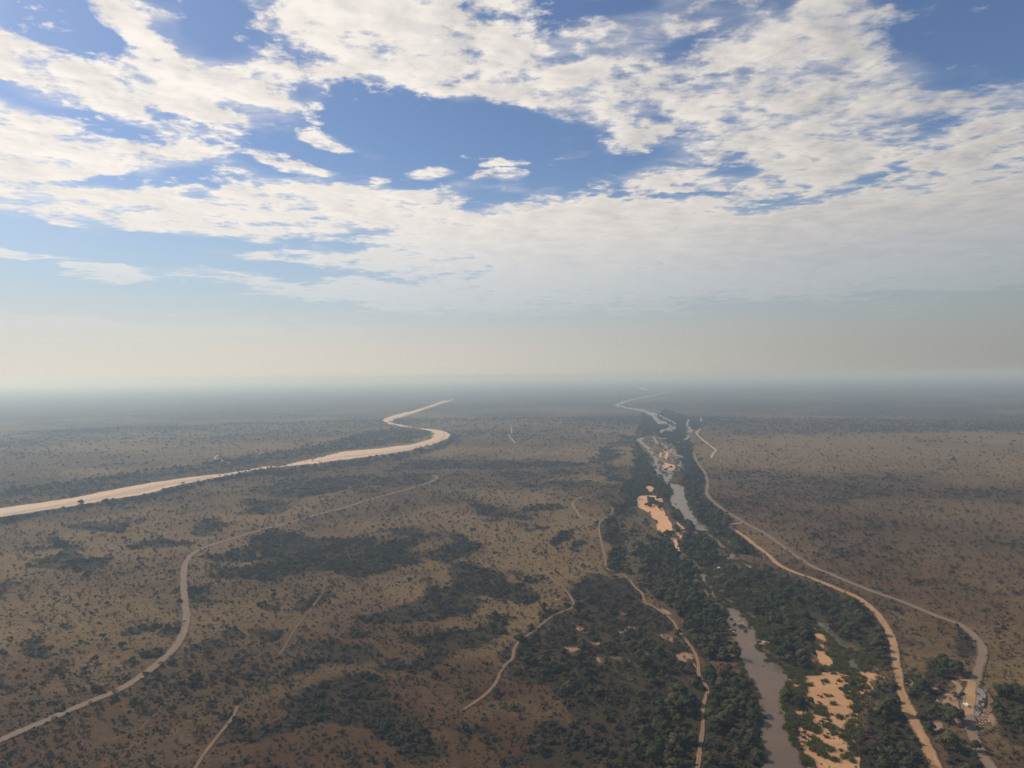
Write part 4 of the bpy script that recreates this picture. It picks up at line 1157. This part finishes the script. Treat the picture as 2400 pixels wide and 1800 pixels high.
for kind in ('riverside_tree', 'thorn_tree', 'bush'):
    d = PLACED[kind]
    sp = [q for q in SPECIAL if q[0] == kind]
    # clear room round the named ones
    for q in sp:
        w = px_world(q[1], q[2])
        m = np.hypot(d['x'] - w[0], d['y'] - w[1]) > REF[kind] * q[3] * .6
        for k in d: d[k] = d[k][m]
    for q in sp:
        w = px_world(q[1], q[2])
        v = int(rng.integers(0, 2)) if kind != 'thorn_tree' else 0
        single(kind, w[0], w[1], q[3], rng.uniform(0, 6.28), v, q[4], None)
    px, py, zc = proj(d['x'], d['y'], 2.0)
    inside = (px > -10) & (px < 2410) & (py < 1812)
    size = np.where(inside, d['s'] * REF[kind] / zc, 0)
    order = np.argsort(-size)[:300 - len(sp)]
    QS = {kind: (np.quantile(d['s'][order], .33), np.quantile(d['s'][order], .67))}
    for i in order:
        pw, gw = place_words(px[i], py[i])
        lo, hi = QS[kind]
        sz = 'small' if d['s'][i] < lo else ('large' if d['s'][i] > hi else 'middling')
        lab = '%s %s %s %s' % (sz, KW[kind][2][int(d['var'][i]) % 4], KW[kind][0], pw)
        single(kind, d['x'][i], d['y'][i], d['s'][i], d['rot'][i], d['var'][i], lab, KW[kind][1] + ' of the ' + gw)
    m = np.ones(len(d['x']), bool); m[order] = False
    for k in d: d[k] = d[k][m]

def gn_scatter():
    ng = bpy.data.node_groups.new('plant_scatter', 'GeometryNodeTree')
    return ng

def scatter(name, kind, label):
    d = PLACED[kind]
    n = len(d['x'])
    me = bpy.data.meshes.new(name)
    me.vertices.add(n)
    me.vertices.foreach_set('co', np.column_stack([d['x'], d['y'], np.zeros(n)]).astype(np.float32).ravel())
    for k, key in (('plant_scale', 's'), ('plant_turn', 'rot')):
        a = me.attributes.new(k, 'FLOAT', 'POINT'); a.data.foreach_set('value', d[key].astype(np.float32))
    a = me.attributes.new('plant_form', 'INT', 'POINT'); a.data.foreach_set('value', d['var'].astype(np.int32))
    o = obj(name, me)
    ng = bpy.data.node_groups.new(name + '_growth', 'GeometryNodeTree')
    ng.interface.new_socket('Geometry', in_out='INPUT', socket_type='NodeSocketGeometry')
    ng.interface.new_socket('Geometry', in_out='OUTPUT', socket_type='NodeSocketGeometry')
    gi = ng.nodes.new('NodeGroupInput'); go = ng.nodes.new('NodeGroupOutput')
    mp = ng.nodes.new('GeometryNodeMeshToPoints')
    ci = ng.nodes.new('GeometryNodeCollectionInfo')
    ci.inputs['Collection'].default_value = PROTO[kind][0]
    ci.inputs['Separate Children'].default_value = True
    ci.inputs['Reset Children'].default_value = True
    ip = ng.nodes.new('GeometryNodeInstanceOnPoints')
    ip.inputs['Pick Instance'].default_value = True
    def na(nm, ty):
        q = ng.nodes.new('GeometryNodeInputNamedAttribute'); q.data_type = ty
        q.inputs['Name'].default_value = nm
        return q.outputs[0]
    cx = ng.nodes.new('ShaderNodeCombineXYZ')
    L = ng.links
    L.new(gi.outputs[0], mp.inputs['Mesh']); L.new(mp.outputs[0], ip.inputs['Points'])
    L.new(ci.outputs[0], ip.inputs['Instance']); L.new(na('plant_form', 'INT'), ip.inputs['Instance Index'])
    L.new(na('plant_turn', 'FLOAT'), cx.inputs[2])
    L.new(cx.outputs[0], ip.inputs['Rotation'])
    L.new(na('plant_scale', 'FLOAT'), ip.inputs['Scale'])
    L.new(ip.outputs[0], go.inputs[0])
    md = o.modifiers.new('growth', 'NODES'); md.node_group = ng
    print('stuff', name, n)
    return tag(o, label, {'woodland': 'trees', 'thorn_scrub': 'thorn trees', 'bushland': 'bushes', 'leafless_bushes': 'bushes', 'low_scrub': 'scrub', 'reeds': 'reeds'}.get(name, 'plants'), kind='stuff')
scatter('woodland', 'riverside_tree', 'dark green riverside woodland running along both river banks into the distance')
scatter('thorn_scrub', 'thorn_tree', 'small thorn trees dotted over the brown plain as far as the haze')
scatter('bushland', 'bush', 'dense dark bush thickets spread over the dry brown plain')
scatter('leafless_bushes', 'bare', 'sparse grey leafless bushes standing over the dry plain')
scatter('low_scrub', 'scrub', 'knee-high dry scrub covering the brown plain in the foreground')
scatter('reeds', 'reed', 'bright green reeds covering the sandbar and the river margins')

# ------------------------------------------------------------------ rocks
def boulder_mesh(seed, flat=.5):
    import bmesh
    bm = bmesh.new()
    bmesh.ops.create_icosphere(bm, subdivisions=3, radius=1.0)
    r = random.Random(seed)
    cuts = [Vector((r.uniform(-1, 1), r.uniform(-1, 1), r.uniform(-.2, 1))).normalized() for _ in range(7)]
    for v in bm.verts:
        for cdir in cuts:
            k = v.co.dot(cdir) - .74
            if k > 0: v.co -= cdir * k * .9
        n = math.sin(v.co.x * 5 + seed) * math.sin(v.co.y * 4.3 + seed * 2) * .05
        v.co *= 1 + n
        v.co.z *= flat
    me = bpy.data.meshes.new('boulder')
    bm.to_mesh(me); bm.free()
    return me
BM = [boulder_mesh(i, f_) for i, f_ in enumerate((.45, .55, .4, .6, .5))]
BMd = []
for m_ in BM:
    m_.materials.append(M['rock']); c_ = m_.copy(); c_.materials.clear(); c_.materials.append(M['darkrock']); BMd.append(c_)
def rocks(cx, cy, rx, ry, n, smin, smax, label, group, dark=False, seed=0, turn=0.0):
    r = np.random.default_rng(seed + 500)
    for i in range(n):
        u = r.uniform(-1, 1, 2)
        w = px_world(cx + u[0] * rx, cy + u[1] * ry)
        s = r.uniform(smin, smax)
        o = obj('boulder', (BMd if dark else BM)[int(r.integers(0, 5))], None, (w[0], w[1], .25), r.uniform(0, 6.28), (s * r.uniform(1, 1.7), s, s * r.uniform(.7, 1.1)))
        tag(o, label, 'boulder', group)
G = 'granite boulders of the '
rocks(1792, 1503, 12, 9, 22, 1.4, 3.2, 'pale pinkish granite boulder in the heap at the right edge of the brown pool', G + 'heap beside the pool', seed=1)
rocks(1767, 1511, 5, 1.5, 2, .9, 1.2, 'small pale rock standing in the brown pool near the boulder heap', 'small rocks in the pool', seed=2)
rocks(1736, 1456, 12, 8, 9, .8, 1.8, 'long pale boulder between bushes in the rocky narrows above the pool', G + 'narrows', seed=3)
rocks(1712, 1479, 9, 4, 6, .7, 1.5, 'pale boulder on the left shore at the head of the brown pool', G + 'left shore', seed=4)
rocks(1675, 1434, 18, 5, 7, 1.0, 2.0, 'pale boulder half hidden in green growth left of the narrows', G + 'left narrows', seed=5)
rocks(1874, 1498, 12, 7, 12, 1.4, 3.0, 'flat pale granite slab among trees left of the upper sandbar', G + 'slab field', seed=6)
rocks(1850, 1432, 30, 14, 12, 1.0, 2.2, 'pale flat boulder in green growth above the slab field', G + 'green river bed', seed=7)
rocks(1650, 1285, 30, 14, 16, 1.0, 2.4, 'white boulder scattered along the rapids above the weir', G + 'rapids above the weir', seed=8)
rocks(1735, 1290, 12, 6, 5, .8, 1.6, 'small white boulder beside the channel right of the weir pool', G + 'weir pool', seed=9)
rocks(1760, 1366, 40, 12, 9, .8, 1.8, 'pale boulder in the green thicket below the weir', G + 'thicket below the weir', seed=10)
rocks(2305, 1687, 14, 12, 26, .3, .8, 'pale rubble block heaped right of the gravel road crossing', 'rubble blocks beside the crossing', seed=11)
rocks(1560, 1068, 38, 36, 46, 2.0, 4.6, 'pale boulder in the braided rapids of the upper river', G + 'upper rapids', seed=21)
rocks(1555, 992, 26, 16, 24, 3.0, 6.0, 'pale boulder in the farthest braided stretch of the river', G + 'far rapids', seed=22)
for (a, b_, s, lb) in [(1827, 1671, 2.0, 'dark rock island in the lower brown pool, nearer the right bank'), (1796, 1708, 1.3, 'small dark rock in the lower brown pool near the left bank'), (1583, 1182, 3.0, 'small dark rock island in the long grey middle pool'),
                       (1788, 1562, 1.2, 'dark rock awash in the middle of the wide brown pool')]:
    w = px_world(a, b_)
    tag(obj('boulder', BMd[1], None, (w[0], w[1], .2), 1.0, (s * 1.3, s, s)), lb, 'rock')
w = px_world(1820, 1579)
tag(obj('boulder', BM[2], None, (w[0], w[1], .3), .3, (.9, .7, .8)), 'tiny white rock showing above the wide brown pool', 'rock')

# ------------------------------------------------------------------ built things
def box_np(cx, cy, cz, sx, sy, sz, rot=0.0, bev=0.0):
    x, y, z = sx / 2, sy / 2, sz / 2
    V = np.array([(-x, -y, -z), (x, -y, -z), (x, y, -z), (-x, y, -z), (-x, -y, z), (x, -y, z), (x, y, z), (-x, y, z)], float)
    c_, s_ = math.cos(rot), math.sin(rot)
    V = np.column_stack([V[:, 0] * c_ - V[:, 1] * s_, V[:, 0] * s_ + V[:, 1] * c_, V[:, 2]]) + (cx, cy, cz)
    F = np.array([(0, 3, 2, 1), (4, 5, 6, 7), (0, 1, 5, 4), (1, 2, 6, 5), (2, 3, 7, 6), (3, 0, 4, 7)])
    return V, F

def empty(name, loc, rot=0.0):
    e = bpy.data.objects.new(name, None); C.objects.link(e); e.location = loc; e.rotation_euler = (0, 0, rot)
    return e

def wall_thing(name, pts_px, h, th, m, label, cat):
    """a low wall along a traced line, one cast section per step"""
    w = P([p[0] for p in pts_px], [p[1] for p in pts_px])
    w = smooth_line(w, 3)
    e = empty(name, (w[0][0], w[0][1], 0))
    for a, b_ in zip(w[:-1], w[1:]):
        L = np.hypot(*(b_ - a)); ang = math.atan2(*(b_ - a)[::-1]); c_ = (a + b_) / 2 - w[0]
        V, F = box_np(0, 0, h / 2 - .1, L - .06, th, h + .2)
        V[4:, 1] *= .8
        o = obj('wall_section', mesh_np('wall_section', V, F, (m,)), e, (c_[0], c_[1], 0), ang)
    return tag(e, label, cat)
wall_thing('weir', [(1635,1344),(1650,1338),(1666,1332),(1681,1327),(1694,1321),(1702,1315)], 1.8, 1.6, M['darkwall'], 'long dark low weir crossing the river between two narrow pools', 'weir')
wall_thing('weir', [(1590,1298),(1598,1295),(1612,1294),(1626,1294)], 1.5, 1.4, M['darkwall'], 'short dark weir at the foot of the orange middle sandbar', 'weir')
wall_thing('weir', [(1932,1574),(1955,1573),(1985,1574.5),(2016,1571)], .9, 1.2, M['darkwall'], 'straight low weir holding the small green pond above the great sandbar', 'weir')
wf = np.array([(1657,1341),(1668,1336),(1680,1331),(1690,1326),(1689,1330),(1678,1335),(1664,1341)], float)
sheet('white_water', ragged(wf, .8, seed=3, step=2), .6, M['foam'])

# concrete apron of the crossing: separate pale slabs, red earth bank round it
def slab_apron():
    corners = [((2292,1614),(2312,1618)),((2290,1628),(2311,1631)),((2287,1641),(2308,1647)),((2284,1654),(2307,1656)),((2281,1667),(2302,1668)),((2279,1678),(2292,1682))]
    w0 = px_world(2290, 1645)
    e = empty('concrete_apron', (w0[0], w0[1], 0))
    prev = None
    for i, ((ax, ay), (bx, by)) in enumerate(corners):
        cur = (px_world(ax, ay), px_world(bx, by))
        if prev is not None:
            a0, b0 = prev; a1, b1 = cur
            for j in range(3):
                f0, f1 = j / 3 + .012, (j + 1) / 3 - .012
                q = [a0 + (b0 - a0) * f0, a0 + (b0 - a0) * f1, a1 + (b1 - a1) * f1, a1 + (b1 - a1) * f0]
                cen = sum(q) / 4
                q = [cen + (p_ - cen) * .97 - w0 for p_ in q]
                z = .5 + (0.12 * ((i * 7 + j * 3) % 3)) - (.35 if (i, j) in ((3, 1), (4, 2)) else 0)
                V = [(p_[0], p_[1], .05) for p_ in q] + [(p_[0], p_[1], z) for p_ in q]
                F = [(0, 1, 2, 3), (7, 6, 5, 4), (0, 4, 5, 1), (1, 5, 6, 2), (2, 6, 7, 3), (3, 7, 4, 0)]
                me = mesh_np('slab', V, F, (M['conc'] if (i, j) not in ((3, 1), (4, 2)) else M['darkwall'],))
                obj('slab', me, e)
        prev = cur
    tag(e, 'pale grey concrete slab apron beside the gravel road crossing', 'apron')
slab_apron()
sheet('earth_bank', ragged([(2316,1622),(2326,1640),(2330,1655),(2322,1668),(2300,1688),(2288,1690),(2286,1684),(2300,1674),(2312,1660),(2314,1645),(2306,1630),(2302,1616)], .8, seed=8), .34, M['redsoil'])
wall_thing('retaining_wall', [(2301,1614),(2309,1626),(2312,1640),(2309,1654)], 1.0, .7, M['darkwall'], 'curved dark retaining wall round the pale concrete apron', 'wall')

# guide blocks along the crossing
me_block = mesh_np('guide_block', *(lambda V, F: (V, F))(*box_np(0, 0, .75, .7, .7, .7)), (M['conc'],))
for i in range(14):
    t = i / 13
    a = px_world(2262 - 5 * math.sin(t * 2.4) , 1634 + 48 * t)
    tag(obj('guide_block', me_block, None, (a[0], a[1], 0), .1), 'small square guide block on the left edge of the gravel road crossing', 'guide block', 'guide blocks on the left edge of the crossing')
for i in range(12):
    t = i / 11
    a = px_world(2287 - 6 * t, 1634 + 46 * t)
    tag(obj('guide_block', me_block, None, (a[0], a[1], 0), .1), 'small square guide block on the right edge of the gravel road crossing', 'guide block', 'guide blocks on the right edge of the crossing')

# vehicles
def prism(profile, w, x0=0.0):
    """side profile (y, z) extruded across x"""
    n = len(profile)
    V = np.array([(x0 - w / 2, y, z) for y, z in profile] + [(x0 + w / 2, y, z) for y, z in profile], float)
    F = [list(range(n))[::-1], list(range(n, 2 * n))] + [[i, (i + 1) % n, n + (i + 1) % n, n + i] for i in range(n)]
    return V, F
def wheel(x, y, e):
    k = 16
    def cyl(r, w):
        ang = np.arange(k) * 2 * math.pi / k
        V = np.array([(-w / 2, math.cos(a) * r, math.sin(a) * r) for a in ang] + [(w / 2, math.cos(a) * r, math.sin(a) * r) for a in ang])
        F = [list(range(k))[::-1], list(range(k, 2 * k))] + [[i, (i + 1) % k, k + (i + 1) % k, k + i] for i in range(k)]
        return V, F
    wo = obj('wheel', mesh_np('wheel', *cyl(.20, .28), (M['steel'],)), e, (x, y, .38))
    obj('tyre', mesh_np('tyre', *cyl(.38, .24), (M['tyre'],)), wo)
    return wo
def vehicle(px, py, heading, label, cat, pickup):
    w = px_world(px, py)
    e = empty('pickup_truck' if pickup else 'minibus', (w[0], w[1], .62), heading)
    if pickup:
        body = [(-2.5, .45), (2.4, .45), (2.55, .7), (2.5, 1.0), (1.2, 1.08), (-2.5, 1.08)]
        cab = [(-.7, 1.08), (1.15, 1.08), (.45, 1.72), (-.6, 1.75)]
    else:
        body = [(-2.3, .42), (2.35, .42), (2.45, .8), (2.3, 1.05), (-2.35, 1.1)]
        cab = [(-2.3, 1.1), (1.45, 1.05), (.75, 1.82), (-2.1, 1.86)]
    bo = obj('body', mesh_np('body', *prism(body, 1.8), (M['paint'],)), e)
    obj('cab', mesh_np('cab', *prism(cab, 1.55), (M['paint'],)), e)
    obj('windscreen', mesh_np('windscreen', [(-.68, cab[1][0] - .04, 1.14), (.68, cab[1][0] - .04, 1.14), (.64, cab[2][0] + .05, 1.68), (-.64, cab[2][0] + .05, 1.68)], [(0, 1, 2, 3)], (M['glass'],)), e, (0, .02, .02))
    for sx in (-1, 1):
        obj('side_window', mesh_np('side_window', [(sx * .785, cab[0][0] + .15, 1.2), (sx * .785, cab[1][0] - .35, 1.2), (sx * .785, cab[2][0] - .05, 1.62), (sx * .785, cab[3][0] + .1, 1.64)], [(0, 1, 2, 3)], (M['glass'],)), e)
        obj('headlight', mesh_np('headlight', *box_np(sx * .68, 2.5 if pickup else 2.42, .85, .3, .1, .16), (M['lamp'],)), e)
        obj('tail_light', mesh_np('tail_light', *box_np(sx * .8, -2.5 if pickup else -2.36, .85, .14, .06, .25), (M['redlamp'],)), e)
        for yy in (1.55, -1.5):
            wheel(sx * .82, yy, e)
    if pickup:
        obj('load_bed', mesh_np('load_bed', *box_np(0, -1.6, 1.1, 1.5, 1.65, .06), (M['tyre'],)), e)
    obj('bumper', mesh_np('bumper', *box_np(0, 2.62 if pickup else 2.5, .55, 1.7, .14, .2), (M['tyre'],)), e)
    return tag(e, label, cat)
vehicle(430, 1457, 0.1, 'white pickup driving on the left side of the dusty left road', 'pickup', True)
vehicle(2265, 1656, 0.05, 'white minibus driving over the sandy crossing on the right road', 'minibus', False)

# ------------------------------------------------------------------ haze
def build_haze():
    V, F = box_np(0, 0, (270 - 2) / 2, 144000, 144000, 272)
    m = bpy.data.materials.new('haze_air'); m.use_nodes = True
    m.node_tree.nodes.clear()
    N = NT(m.node_tree)
    out = N.add('ShaderNodeOutputMaterial')
    pv = N.add('ShaderNodeVolumePrincipled')
    pv.inputs['Color'].default_value = HAZE_COLOR + (1,)
    pv.inputs['Density'].default_value = HAZE_DENSITY
    pv.inputs['Absorption Color'].default_value = (0.70, 0.72, 0.0, 1)
    pv.inputs['Anisotropy'].default_value = 0.35
    N.l.new(pv.outputs[0], out.inputs['Volume'])
    o = obj('haze', mesh_np('haze', V, F, (m,)))
    tag(o, 'thin pale dust haze lying over the whole plain', 'haze', kind='stuff')
build_haze()
